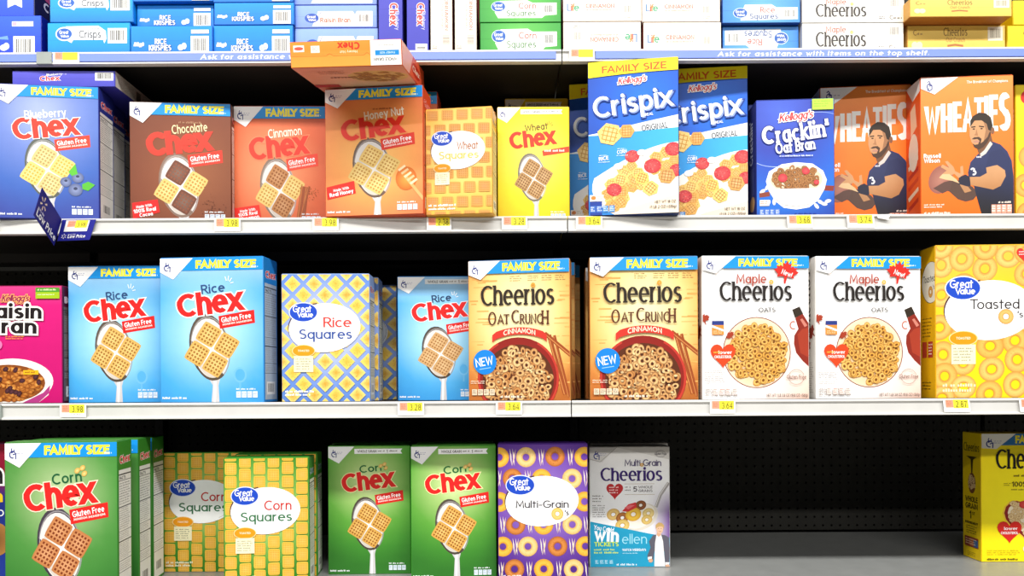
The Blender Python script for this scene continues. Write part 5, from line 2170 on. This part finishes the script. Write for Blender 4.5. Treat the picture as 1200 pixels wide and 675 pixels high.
SEC = 1.2192
JOINTS = {3: 658.5, 2: 665, 1: 669.5, 0: 672}
LEVEL_NAME = {3: 'top shelf of white boards with a blue strip', 2: 'second shelf from the top', 1: 'third shelf from the top', 0: 'bottom shelf with bare grey deck'}
lip_h = {3: .027, 2: .033, 1: .0345, 0: .034}
edge_y = {3: LIP, 2: LIP, 1: LIP, 0: 1.385}
for lv in (0, 1, 2, 3):
    z = SHELF[lv]
    y0 = edge_y[lv]
    xj = px(JOINTS[lv], 450 - (z - EYE) / y0 * F, y0).x
    for k, (xa, xb, where) in enumerate(((xj - 2 * SEC, xj - SEC, 'cut off by the left photo edge'), (xj - SEC, xj, 'left of the shelf joint'), (xj, xj + SEC, 'right of the shelf joint'))):
        if k == 0:
            xa = xj - 2 * SEC
        if k == 2:
            xb += .9  # lengthened past its section, out of view, to shade the shelf interior
        g = .0012
        root = empty('metal_shelf', ((xa + xb) / 2, y0, z))
        w = (xb - xa) / 2 - g
        desc = {3: 'top metal shelf with blue strip', 2: 'second metal shelf from the top', 1: 'third metal shelf from the top', 0: 'grey bottom shelf'}[lv]
        tag(root, desc + ', ' + where, 'shelf', 'metal shelves of the cereal gondola')
        t = .006 if lv else .02
        dk = part_box('deck', -w, w, .004, BACK - y0 - .03, -t, 0, M_DECK if lv == 0 else M_UNDER, root, .001)
        if lv:
            part_box('underside_channel', -w + .01, w - .01, .36, .39, -.030, -t, M_UNDER, root, .001)
        H = lip_h[lv]
        prof = [(.008, -.0005), (-.002, .0005), (-.0045, -.0025), (-.0045, -.0045), (-.001, -.006), (-.001, -H + .006), (-.005, -H + .004), (-.0055, -H + .001), (-.002, -H), (.008, -H)]
        extrude_x('price_channel', prof, -w, w, M_STEEL, root)
        if k == 1 or k == 0:
            if lv in (1, 2):
                part_box('end_clip', w - .016 if k == 0 else -w, w if k == 0 else -w + .004, -.0075, .004, -H + .001, -.001, M_CLIP, root, .0008)
        if lv == 3:
            sx0, sx1 = -w, w
            if k == 1:
                sx0, sx1 = -w, w - .012
            if k == 2:
                sx0, sx1 = -w + .07, w
            st = part_box('label_strip', sx0, sx1, -.0052, -.0012, -H + .0062, -.0052, M_STRIP, root, .0004)
            if k:
                AW = 2 * w * 27 / (H - .01)
                a = Art(AW, 27)
                cx = {1: 648, 2: 548}[k]
                sc = AW / (2 * w)      # design pixels per metre
                # the line of white lettering starts at the same place on both strips
                xt = {1: px(236, 68, LIP).x, 2: px(840, 62, LIP).x}[k]
                wt = 247 / F * LIP
                u0 = (xt - (root.location.x - w)) * sc
                a.parts['panel'] = []
                a.cur = a.parts['panel']
                a.text('Ask for assistance with items on the top shelf.', u0 + wt * sc / 2, 20.5, 16.5, '#ffffff', w=wt * sc, pen=(.19, .16), shear=.18, track=.14)
                ms = a.meshes(2 * w, H - .01, lambda x, zz, o: (x - w, -.0053 - o, zz - H + .005), 'strip')
                for pn, me in ms:
                    link(bpy.data.objects.new('strip_lettering', me), st)
                    me.materials[0] = M_TAG

# little grey clip on the top edge at the far left
px_a, px_b = px(43, 67, LIP - .006), px(61, 67, LIP - .006)
part = part_box('strip_clip', px_a.x, px_b.x, LIP - .0085, LIP + .002, SHELF[3] - .0275, SHELF[3] - .001, M_CLIP, None, .001)
tag(part, 'grey plastic clip on the blue strip above the stacked blue boxes', 'clip')

# back panels with real holes at one-inch pitch
XJ = px(672, 560, BACK).x


def pegboard(name, x0, x1, z0, z1, lab):
    p = .0254
    nx, nz = int((x1 - x0) / p), int((z1 - z0) / p)
    ox = x0 + (x1 - x0 - nx * p) / 2
    co, fa = [], []
    r = .0036
    oct_ = [(r * math.cos(math.radians(22.5 + 45 * i)), r * math.sin(math.radians(22.5 + 45 * i))) for i in range(8)]
    h = p / 2
    sq = [(h, 0), (h, h), (0, h), (-h, h), (-h, 0), (-h, -h), (0, -h), (h, -h)]
    oct_ = [(r * math.cos(math.radians(45 * i)), r * math.sin(math.radians(45 * i))) for i in range(8)]
    for i in range(nx):
        for j in range(nz):
            cx, cz = ox + (i + .5) * p, z0 + (j + .5) * p
            b = len(co)
            co += [(cx + x, BACK, cz + z) for x, z in sq]
            co += [(cx + x, BACK, cz + z) for x, z in oct_]
            co += [(cx + x, BACK + .006, cz + z) for x, z in oct_]
            for k in range(8):
                m = (k + 1) % 8
                fa.append((b + k, b + m, b + 8 + m, b + 8 + k))
                fa.append((b + 8 + k, b + 8 + m, b + 16 + m, b + 16 + k))
    o = mesh_obj(name, co, fa, M_PEG)
    me = o.data
    import bmesh
    bm = bmesh.new()
    bm.from_mesh(me)
    bmesh.ops.remove_doubles(bm, verts=bm.verts, dist=1e-5)
    bm.to_mesh(me)
    bm.free()
    tag(o, lab, None, None, 'structure')
    return o


ZB, ZT = SHELF[0] + .001, SHELF[3] + .42
pegboard('wall_back', XJ + .012, XJ + SEC, ZB, ZT, 'dark perforated back panel behind the right section')
pegboard('wall_back', XJ + SEC + .002, XJ + SEC + .9, ZB, ZT, 'dark perforated back panel beyond the right edge')
pegboard('wall_back', XJ - SEC + .012, XJ - .012, ZB, ZT, 'dark perforated back panel behind the left section')
pegboard('wall_back', XJ - 2 * SEC, XJ - SEC - .012, ZB, ZT, 'dark perforated back panel beyond the left edge')
tag(part_box('wall_back_core', XJ - 2 * SEC, XJ + SEC + .92, BACK + .02, BACK + .03, 0, ZT + .02, M_POST), 'black sheet behind the perforated panels', None, None, 'structure')
for xx, lab in ((XJ, 'black slotted upright between the two shelf sections'), (XJ - SEC, 'black slotted upright at the far left of the shelving')):
    u = empty('slotted_upright', (xx, BACK, 0))
    tag(u, lab, 'upright post')
    part_box('post', -.0115, .0115, -.028, .015, 0, ZT, M_POST, u, .001)
    co, fa = [], []
    for k in range(60):
        zz = SHELF[0] - .4 + k * .0254
        b = len(co)
        co += [(-.003, -.0284, zz), (.003, -.0284, zz), (.003, -.0284, zz + .014), (-.003, -.0284, zz + .014)]
        fa.append((b, b + 1, b + 2, b + 3))
    mesh_obj('slot_pattern', co, fa, M_PEG, u)
tag(part_box('floor', -4, 4, -6, 3, -.02, 0, M_FLOOR), None, None, None, 'structure')
pl = empty('base_plinth', (XJ, 1.42, 0))
tag(pl, 'black plinth under the bottom shelf', 'plinth')
part_box('kick_plate', -2 * SEC, SEC + .9, 0, .02, 0, SHELF[0] - .022, M_POST, pl)

# ================================================================== cereal boxes
S2, S3, S4 = 2, 1, 0
# ---- second shelf
G_BLU = 'blue berry cereal boxes'
upright('d_blueberry', -6, 116, 100, 1.545, -6, S2, 'blueberry cereal box at the front, behind the folded low price sign', G_BLU)
upright('d_blueberry', 12, 131, 117.5, 1.632, -6, S2, 'blue blueberry cereal box directly behind the front blueberry one, showing its pale side panel', G_BLU)
b1 = upright('d_blueberry', 26, 143, 133, 1.72, -6, S2, 'blue blueberry cereal box hindmost of the three, mostly in shadow', G_BLU)
lying('e_blueflat', 15, 134.5, 83, 109, 1.558, 'blue carton lying flat on top of the blueberry boxes, barcode end outward', yaw=-1, z=px(58, 99.6, 1.545).z + .0015)
upright('d_chocolate', 152, 271, 120.5, 1.61, -4.5, S2, 'brown chocolate cereal box with a brown and yellow checker of squares')
upright('d_cinnamon', 274, 382, 124.5, 1.64, -1, S2, 'terracotta cinnamon cereal box with cinnamon sticks, beside the brown chocolate box')
G_HON = 'orange honey nut cereal boxes'
upright('d_honey', 381, 496, 102.4, 1.53, 6.5, S2, 'orange honey nut cereal box holding up the tipped orange box', G_HON)
upright('d_honey', 398, 513, 108, 1.64, 1, S2, 'orange honey nut cereal box behind the front one, only its right edge showing', G_HON)
G_SW = 'yellow wheat square boxes of the store label'
upright('d_sq_wheat', 499, 577, 126.5, 1.525, 7, S2, 'golden store-label wheat squares box with brick pattern and white oval, facing front', G_SW)
upright('d_sq_wheat', 518, 581, 131, 1.63, 0, S2, 'golden wheat squares box hidden behind the front one, a sliver of its edge showing', G_SW)
upright('d_wheat', 583, 667.5, 125.5, 1.6, 0, S2, 'bright yellow wheat cereal box with brown squares on a spoon')
upright('d_wheat', 592, 666, 116, 1.78, 0, S2, 'yellow cereal box peeking out behind the bright yellow wheat box', depth=.05)
G_CRX = 'tall blue cereal boxes with yellow top band'
upright('d_crispix', 667, 757, 97, 1.675, 7, S2, 'tall blue box with yellow band, half hidden behind the frontmost of its kind', G_CRX)
upright('d_crispix', 689, 795.5, 70, 1.535, 8, S2, 'tall blue box with yellow family size band, frontmost and fully visible', G_CRX, depth=.055)
upright('d_crispix', 772, 876.5, 79.5, 1.603, 5.5, S2, 'tall blue box with yellow band on the right, left side covered by the frontmost one', G_CRX)
G_CRK = 'dark blue oat bran cereal boxes'
upright('d_cracklin', 886, 978, 116.5, 1.575, 3.5, S2, 'dark blue oat bran box with a white bowl and green tag, in front', G_CRK)
upright('d_cracklin', 877, 964, 122, 1.65, 3.5, S2, 'dark blue oat bran box standing in shadow behind the front one', G_CRK)
G_WHT = 'orange cereal boxes with a person holding a ball'
upright('d_wheaties', 961, 1068.5, 101, 1.65, 5, S2, 'orange box with a person in navy, its left edge covered by the dark blue box', G_WHT)
upright('d_wheaties', 1078.5, 1188, 89.5, 1.57, 4, S2, 'orange box with a person in navy, complete and nearest the yellow ring box', G_WHT)
upright('d_ringyellow', 1190, 1300, 99, 1.6, 1, S2, 'yellow box with a red oval cut off by the right edge, beside the orange boxes')
# the tipped box jammed between the honey nut box and the top shelf's edge
_p = px(406, 78.2, 1.378)
put_box('e_orange', (_p.x, 1.378, _p.z), math.radians(3), (.2145, .245, .047), 'orange carton tipped forward upside down on the honey nut box', pitch=math.radians(10.0))

# ---- third shelf
G_RB = 'magenta raisin bran boxes'
upright('d_raisin', -45, 73, 335, 1.59, 0, S3, 'magenta raisin bran box cut off by the left edge, green tag in its corner', G_RB)
upright('d_raisin', -40, 71, 335, 1.68, 0, S3, 'magenta raisin bran box in the dark behind the front one', G_RB)
G_RC = 'blue rice cereal boxes with four squares on a spoon'
upright('d_rice', 80, 191, 312, 1.603, 1, S3, 'light blue rice cereal box, family size, shaded and set back beside the magenta box', G_RC)
upright('d_rice', 187.5, 309, 301.5, 1.56, 4.5, S3, 'light blue rice cereal box, family size, bright and complete, next to the lattice box', G_RC)
upright('d_rice_small', 466, 566, 324, 1.645, 0, S3, 'smaller blue rice cereal box with whole grain ribbon, partly behind an oat crunch box', G_RC)
G_SR = 'store-label rice squares boxes'
upright('d_sq_rice', 330, 433.5, 321, 1.575, -1, S3, 'blue and yellow lattice rice squares box in front, white oval with red and blue name', G_SR)
upright('d_sq_rice', 342, 444, 325.5, 1.645, -2, S3, 'rice squares lattice box second in line, only a narrow strip showing', G_SR)
upright('d_sq_rice', 366, 465, 334.5, 1.75, 0, S3, 'rice squares lattice box at the back, shaded right part of its front showing', G_SR)
G_OC = 'golden oat crunch cereal boxes'
upright('d_oat', 549, 668, 304.5, 1.57, 9, S3, 'golden oat crunch box with blue badge, beside the small blue rice box', G_OC, depth=.048)
upright('d_oat', 691, 818, 301, 1.565, 3, S3, 'golden oat crunch box with round blue badge, beside the white maple box', G_OC)
upright('d_oat', 571, 674, 308, 1.66, 2, S3, 'golden oat crunch box behind the left one, its blue top corner showing', G_OC)
upright('d_oat', 573, 680, 311, 1.74, 0, S3, 'golden oat crunch box third in the left line, deep in shadow', G_OC)
upright('d_oat', 686, 800, 313, 1.67, 3, S3, 'golden oat crunch box behind the right one, a dim sliver at its left', G_OC)
G_MP = 'white maple cereal boxes'
upright('d_maple', 822.5, 948, 300, 1.565, -1.5, S3, 'white maple cereal box with bowl and syrup jug, beside the golden oat crunch box', G_MP)
upright('d_maple', 955.5, 1079, 300.5, 1.575, -1.5, S3, 'white maple cereal box with bowl and syrup jug, beside the yellow toasted ring box', G_MP)
upright('d_ring_toasted', 1096, 1226, 287, 1.565, 2, S3, 'yellow toasted rings box with white oval, at the right end of its shelf')

# ---- bottom shelf
upright('d_bluefoot', -112, 8.5, 520, 1.6, 0, S4, 'dark red and blue box sliver at the lower left corner of the photo')
G_CC = 'green corn cereal boxes, family size'
upright('d_corn', 5.5, 138, 518, 1.43, -6.5, S4, 'big green corn cereal box, family size, front of the line at the lower left', G_CC, depth=.068)
upright('d_corn', 34, 162.5, 515.5, 1.525, -6.5, S4, 'big green corn cereal box second in line, pale facts side showing', G_CC, depth=.068)
upright('d_corn', 56, 179, 513.5, 1.615, -6.5, S4, 'big green corn cereal box last in line, darkest facts side showing', G_CC, depth=.068)
G_SC = 'store-label corn squares boxes'
upright('d_sq_corn', 191, 286, 530.5, 1.715, 0, S4, 'green and yellow corn squares box standing back, its right part covered', G_SC)
upright('d_sq_corn', 262, 362.5, 536.5, 1.585, -5, S4, 'green and yellow corn squares box in front with a bright white oval', G_SC)
upright('d_sq_corn', 276, 372, 532, 1.665, -5, S4, 'green and yellow corn squares box behind the bright front one', G_SC)
G_CS = 'smaller green corn cereal boxes'
upright('d_corn_small', 384.5, 481, 522.5, 1.685, -1, S4, 'smaller green corn cereal box with whole grain ribbon, beside the corn squares box', G_CS)
upright('d_corn_small', 481.5, 581.5, 522.5, 1.635, -3, S4, 'smaller green corn cereal box with whole grain ribbon, beside the purple box', G_CS)
upright('d_corn_small', 389, 479, 519.5, 1.76, 0, S4, 'smaller green corn cereal box hidden behind the one beside the corn squares', G_CS)
upright('d_corn_small', 488, 577, 519.5, 1.72, 0, S4, 'smaller green corn cereal box hidden behind the one beside the purple box', G_CS)
upright('d_ring_multi', 583.5, 689, 520, 1.61, 0, S4, 'purple multi-grain rings box with white oval')
upright('d_ring_multi', 590, 688, 519, 1.69, 0, S4, 'purple multi-grain rings box hidden behind the front purple one')
upright('d_multi_cheer', 691, 785, 523.5, 1.735, 0, S4, 'white, purple and teal multi-grain box with a person in a grey suit')
upright('d_multi_cheer', 692, 783, 519.5, 1.81, 0, S4, 'white multi-grain box behind the one with the person in a suit')
upright('d_yellow', 1149.5, 1262, 507.5, 1.765, .5, S4, 'bright yellow oat ring box alone at the right end of the bottom shelf')

# ---- top shelf: cartons lying flat or on edge, their ends outward
ZS = SHELF[3]


def stack(items, D=1.575):
    """items from the bottom up: (design, xl, xr, top edge y, label, group, yaw)"""
    z = ZS + .0005
    for key, xl, xr, y0, lab, grp, yaw, dd in items:
        d = D + dd
        top = px((xl + xr) / 2, y0, d).z
        t = math.radians(yaw)
        a, b = px(xl, 30, d).x, px(xr, 30, d).x
        dz, _ = build_design(key)
        put_box(key, ((a + b) / 2, d, z), t, ((b - a) / math.cos(t), dz['size'][1], top - z), lab, grp)
        z = top + .0006


stack([('e_royal', -2, 48.5, 18, 'royal blue carton end with barcode at the top left corner, lower of two', None, 0, 0),
       ('e_royal2', -18, 40.5, -30, 'royal blue carton with a dark lettered side at the top left, upper of two', None, 0, .01)])
G_RCR = 'bright cyan rice crisps cartons'
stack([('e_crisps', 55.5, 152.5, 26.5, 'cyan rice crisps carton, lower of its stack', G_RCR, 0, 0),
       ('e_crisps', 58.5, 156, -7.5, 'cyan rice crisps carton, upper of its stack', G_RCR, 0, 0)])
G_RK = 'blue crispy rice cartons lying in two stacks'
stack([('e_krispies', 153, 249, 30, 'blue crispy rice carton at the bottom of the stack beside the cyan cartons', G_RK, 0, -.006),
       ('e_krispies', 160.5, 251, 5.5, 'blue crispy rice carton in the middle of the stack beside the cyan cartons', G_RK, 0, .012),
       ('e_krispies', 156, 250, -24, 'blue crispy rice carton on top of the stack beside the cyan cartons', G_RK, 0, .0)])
stack([('e_krispies', 250, 343.5, 29.5, 'blue crispy rice carton at the bottom of the stack beside the pale raisin cartons', G_RK, 0, .0),
       ('e_krispies', 251, 345, 3, 'blue crispy rice carton in the middle of the stack beside the pale raisin cartons', G_RK, 0, 0),
       ('e_krispies', 250, 344, -24, 'blue crispy rice carton on top of the stack beside the pale raisin cartons', G_RK, 0, .0)])
G_RBS = 'pale blue raisin bran cartons'
stack([('e_gvraisin', 345.5, 443, 33, 'pale blue raisin bran carton at the bottom, partly behind the tipped orange box', G_RBS, 0, .01),
       ('e_gvraisin', 345, 442, 6, 'pale blue raisin bran carton in the middle of its stack', G_RBS, 0, .01),
       ('e_gvraisin', 343.5, 442, -21, 'pale blue raisin bran carton on top of its stack, cut by the photo edge', G_RBS, 0, .01)])
G_BC = 'indigo cartons standing on edge'
stack([('e_bluechex', 443.5, 472, -44, 'indigo carton standing on edge, beside the pale raisin cartons', G_BC, 0, .0)])
stack([('e_bluechex', 476.5, 502.5, -44, 'indigo carton standing on edge, beside the cream cartons', G_BC, 0, .0)])
G_LT = 'cream cinnamon cartons standing on edge'
stack([('e_lifetall', 504.5, 530, -44, 'cream cinnamon carton standing on edge, beside the indigo one', G_LT, 0, .0)])
stack([('e_lifetall', 533, 558.5, -44, 'cream cinnamon carton standing on edge, beside the green cartons', G_LT, 0, .0)])
G_GC = 'green corn squares cartons lying flat'
stack([('e_gvcorn', 562.5, 657.5, 26.5, 'green corn squares carton end, lower of two', G_GC, 0, .0),
       ('e_gvcorn', 562, 657.5, -5.5, 'green corn squares carton end, upper of two', G_GC, 0, .0)])
G_LF = 'white cinnamon cartons lying in two stacks'
stack([('e_lifeflip', 660, 751, 25.5, 'white cinnamon carton lying upside down, above the yellow shelf tag', G_LF, 0, .0),
       ('e_life', 660, 752, -9, 'white cinnamon carton lying on the upside-down one', G_LF, 0, .0)])
stack([('e_life', 754, 845, 26, 'white cinnamon carton at the bottom of the stack beside the blue rice cartons', G_LF, 0, .0),
       ('e_life', 752.5, 844, -8, 'white cinnamon carton on top of the stack beside the blue rice cartons', G_LF, 0, .0)])
G_GR = 'blue rice squares cartons lying flat'
stack([('e_gvriceflip', 846.5, 936, 30.5, 'blue rice squares carton lying upside down, lower of two', G_GR, 0, .012),
       ('e_gvrice', 846.5, 938, -2, 'blue rice squares carton the right way up, upper of two', G_GR, 0, .0)])
G_ME = 'white maple cartons lying flat'
stack([('e_maple', 940, 1059, 27, 'white maple carton end with black name, lower of two', G_ME, 0, .0),
       ('e_maple', 940, 1060, -4.5, 'white maple carton end with black name, upper of two', G_ME, 0, .0)])
G_OE = 'golden yellow oat cartons lying flat'
stack([('e_oat', 1063, 1178, 29.5, 'golden oat carton end with small brown name, lower of two', G_OE, 0, .01),
       ('e_oat', 1066, 1186, -2, 'golden oat carton end jutting out, upper of two', G_OE, 0, -.025)])
G_YE = 'plain bright yellow cartons'
stack([('e_yellow', 1180, 1292, 29.5, 'bright yellow carton end at the top right corner, lower of two', G_YE, 0, .012),
       ('e_yellow', 1187, 1296, 0, 'bright yellow carton end at the top right corner, upper of two', G_YE, 0, .012)])

# ================================================================== price tags and signs


def price_tag(xl, xr, lv, price, label, dy=0.0, hpx=15.0, skew=0.0, y0=None):
    z = SHELF[lv]
    d = edge_y[lv] - .0062
    xc = (xl + xr) / 2
    yt = 450 - (z - EYE) / d * F - ROLL * (xc - 600) + 1.0 + dy
    p = px(xc, yt + hpx, d)
    w, h = (xr - xl) / F * d, hpx / F * d
    root = empty('shelf_price_tag', (p.x, d, p.z))
    tag(root, label, 'price tag', 'white price tags with orange and yellow fields')
    co, fa, _ = box_geo(-w / 2, w / 2, 0, .0006, 0, h, 0)
    co = [(x - skew * (h - zz), y, zz) for x, y, zz in co]
    mesh_obj('paper', co, fa, M_TAG, root, ['#fbfaf6'] * 6)
    a = Art(280, 150)
    a.parts = {}
    a.order = []
    a.part('unit_price_field')
    a.rect(22, 2, 104, 92, '#f5a184')
    a.micro(34, 20, 94, 78, 3, '#d9623f', 4, .45)
    a.part('price_field')
    a.rect(104, 0, 262, 100, '#fbee3c')
    if price:
        a.text(price, 188, 92, 74, '#5a5220', w=118, pen=(.13, .1), track=.16)
    a.part('stock_code_print')
    a.micro(120, 112, 250, 126, 1, '#a8a49a', 7, .5)
    for pn, me in a.meshes(w, h, lambda x, zz, o: (x - w / 2 - skew * (h - zz), -.0001 - o, zz), 'tag'):
        me.materials[0] = M_TAG
        link(bpy.data.objects.new(pn, me), root)


price_tag(62, 93, 3, '', 'price tag on the blue strip under the cyan cartons', hpx=13.5)
price_tag(667, 697, 3, '', 'price tag on the blue strip under the white cinnamon cartons', hpx=13.5)
price_tag(251, 282, 2, '3.98', 'price tag under the gap between chocolate and cinnamon boxes')
price_tag(366, 397, 2, '3.98', 'price tag under the gap between cinnamon and honey nut boxes')
price_tag(500, 529, 2, '2.38', 'price tag under the golden wheat squares box')
price_tag(588, 618, 2, '3.28', 'price tag under the bright yellow wheat box')
price_tag(675, 706, 2, '3.64', 'price tag under the frontmost tall blue box')
price_tag(922, 952, 2, '3.68', 'price tag under the dark blue oat bran box', skew=-.08)
price_tag(992, 1024, 2, '3.74', 'price tag under the left orange box with the person', skew=-.1)
price_tag(70, 101, 1, '3.98', 'price tag between the magenta box and the shaded rice box')
price_tag(466, 497, 1, '3.28', 'price tag under the smaller blue rice box')
price_tag(581, 612, 1, '3.64', 'price tag under the left golden oat crunch box')
price_tag(832, 862, 1, '3.64', 'price tag under the maple box beside the oat crunch box')
price_tag(1105, 1136, 1, '2.87', 'price tag under the yellow toasted rings box', skew=-.12)
price_tag(1194, 1224, 1, '', 'price tag cut off at the right edge of the third shelf', skew=-.12)
# scrap of torn paper beside the 3.74 tag
d_ = LIP - .0064
pts = [px(1027, 252, d_), px(1045, 250.5, d_), px(1041, 256, d_), px(1043, 258, d_), px(1029, 255.5, d_)]
n = len(pts)
co = [tuple(p) for p in pts] + [(p.x, p.y + .0006, p.z) for p in pts]
fa = [tuple(range(n)), tuple(range(n, 2 * n))[::-1]] + [(i, (i + 1) % n, n + (i + 1) % n, n + i) for i in range(n)]
tag(mesh_obj('shelf_paper_scrap', co, fa, M_TAG, None, ['#f6f4ee'] * len(fa)), 'torn white scrap of paper on the shelf edge under the orange boxes', 'paper scrap')

# folded blue price sign on the second shelf's edge


def sheet(name, quad, t, col, parent=None):
    a_, b_, c_, d4 = quad
    nrm = (b_ - a_).cross(d4 - a_).normalized() * t
    co = [tuple(p) for p in quad] + [tuple(p - nrm) for p in quad]
    fa = [(0, 1, 2, 3), (7, 6, 5, 4), (0, 4, 5, 1), (1, 5, 6, 2), (2, 6, 7, 3), (3, 7, 4, 0)]
    return mesh_obj(name, co, fa, M_TAG, parent, [col] * 6), nrm.normalized()


def quad_art(art, quad, nrm, parent, prefix):
    """lay artwork over a flat quad given as bottom-left, bottom-right, top-right, top-left"""
    bl, br, tr, tl = quad

    def fn(x, z, o):
        p = bl.lerp(br, x).lerp(tl.lerp(tr, x), z)
        return tuple(p + nrm * (o + .0002))
    for pn, me in art.meshes(1, 1, fn, prefix):
        me.materials[0] = M_TAG
        link(bpy.data.objects.new(pn, me), parent)


def spark(a, cx, cy, r, col, sx=1.0):
    for k in range(6):
        t = math.radians(90 + 60 * k)
        c, s = math.cos(t), math.sin(t)
        p0, p1 = .38 * r, r
        wv = .16 * r
        a.poly([(cx + sx * (c * p0 - s * wv * .5), cy - (s * p0 + c * wv * .5)), (cx + sx * (c * p1 - s * wv), cy - (s * p1 + c * wv)),
                (cx + sx * (c * p1 * 1.06), cy - s * p1 * 1.06), (cx + sx * (c * p1 + s * wv), cy - (s * p1 - c * wv)), (cx + sx * (c * p0 + s * wv * .5), cy - (s * p0 - c * wv * .5))], col)


sg = empty('low_price_sign', (0, 0, 0))
tag(sg, 'folded dark blue low price sign clipped under the blueberry box', 'price sign')
dp_ = LIP - .007
q = [px(67, 282.5, dp_), px(105, 281, dp_), px(112.5, 257, dp_), px(73, 257.5, dp_)]
pl_, nn = sheet('plate', q, .0008, '#1c1f8c', sg)
if nn.y > 0:
    nn = -nn
a = Art(300, 190)
a.parts, a.order = {}, []
a.part('price_paper')
a.rect(40, 8, 250, 108, '#fbfaf6')
a.rect(60, 12, 130, 66, '#f5a184')
a.micro(70, 22, 122, 58, 3, '#d9623f', 4, .4)
a.rect(130, 8, 238, 76, '#fbee3c')
a.text('3.98', 184, 66, 40, '#5a5220', w=74, pen=(.13, .1), track=.16)
a.part('name_lettering')
spark(a, 52, 150, 22, '#e8e4f4')
a.text('every day', 122, 140, 13, '#dcd8f0', w=70, pen=(.16, .14), align='c')
a.text('Low Price', 170, 168, 30, '#ffffff', w=160, pen=(.2, .17), shear=.06)
quad_art(a, q, nn, sg, 'plate')
# the wing folds out towards the aisle
dw = 1.44
q = [px(63.5, 288, dp_), px(72.5, 257.5, dp_), px(49.5, 219.5, dw), px(39.5, 252, dw)]
q = [q[3], q[0], q[1], q[2]]
wg_, nn = sheet('wing', q, .0008, '#1d1a80', sg)
view = (Vector((0, 0, EYE)) - q[0])
if nn.dot(view) < 0:
    nn = -nn
a = Art(300, 190)
a.parts, a.order = {}, []
a.part('name_lettering')
spark(a, 62, 66, 40, '#f0d8c0')
a.text('every day', 60, 128, 18, '#e4e0f4', w=80, pen=(.16, .14))
a.text('Low Price', 152, 172, 46, '#ffffff', w=268, pen=(.22, .18))
quad_art(a, q, nn, sg, 'wing')

# ================================================================== light and camera


def strip_light(y, z, power, size_x=9.0, size_y=.35, color=(1, .98, .95)):
    ld = bpy.data.lights.new('ceiling_strip_light', 'AREA')
    ld.shape = 'RECTANGLE'
    ld.size, ld.size_y = size_x, size_y
    ld.energy = power
    ld.color = color
    o = bpy.data.objects.new('ceiling_strip_light', ld)
    o.location = (0, y, z)
    link(o)
    return o


strip_light(-.75, EYE + 3.0, 485)
strip_light(-4.5, EYE + 3.0, 485)
world = bpy.data.worlds.new('shop_hall')
scene.world = world
world.use_nodes = True
wn = world.node_tree.nodes['Background']
wn.inputs[0].default_value = (.9, .95, 1, 1)
wn.inputs[1].default_value = .03

cd = bpy.data.cameras.new('camera')
cam = bpy.data.objects.new('camera', cd)
link(cam)
cd.sensor_fit = 'HORIZONTAL'
cd.sensor_width = 36.0
cd.lens = F / 1200 * 36.0
cd.shift_y = 112.5 / 1200
cd.clip_start = .05
cam.matrix_world = Matrix.Translation((0, 0, EYE)) @ Matrix.Rotation(math.radians(90), 4, 'X') @ Matrix.Rotation(-ROLL, 4, 'Z')
scene.camera = cam
vs = scene.view_settings
scene.display_settings.display_device = 'sRGB'
vs.view_transform = 'Standard'
vs.look = 'None'
vs.gamma = 1.0
vs.use_curve_mapping = False
vs.exposure = 0.0
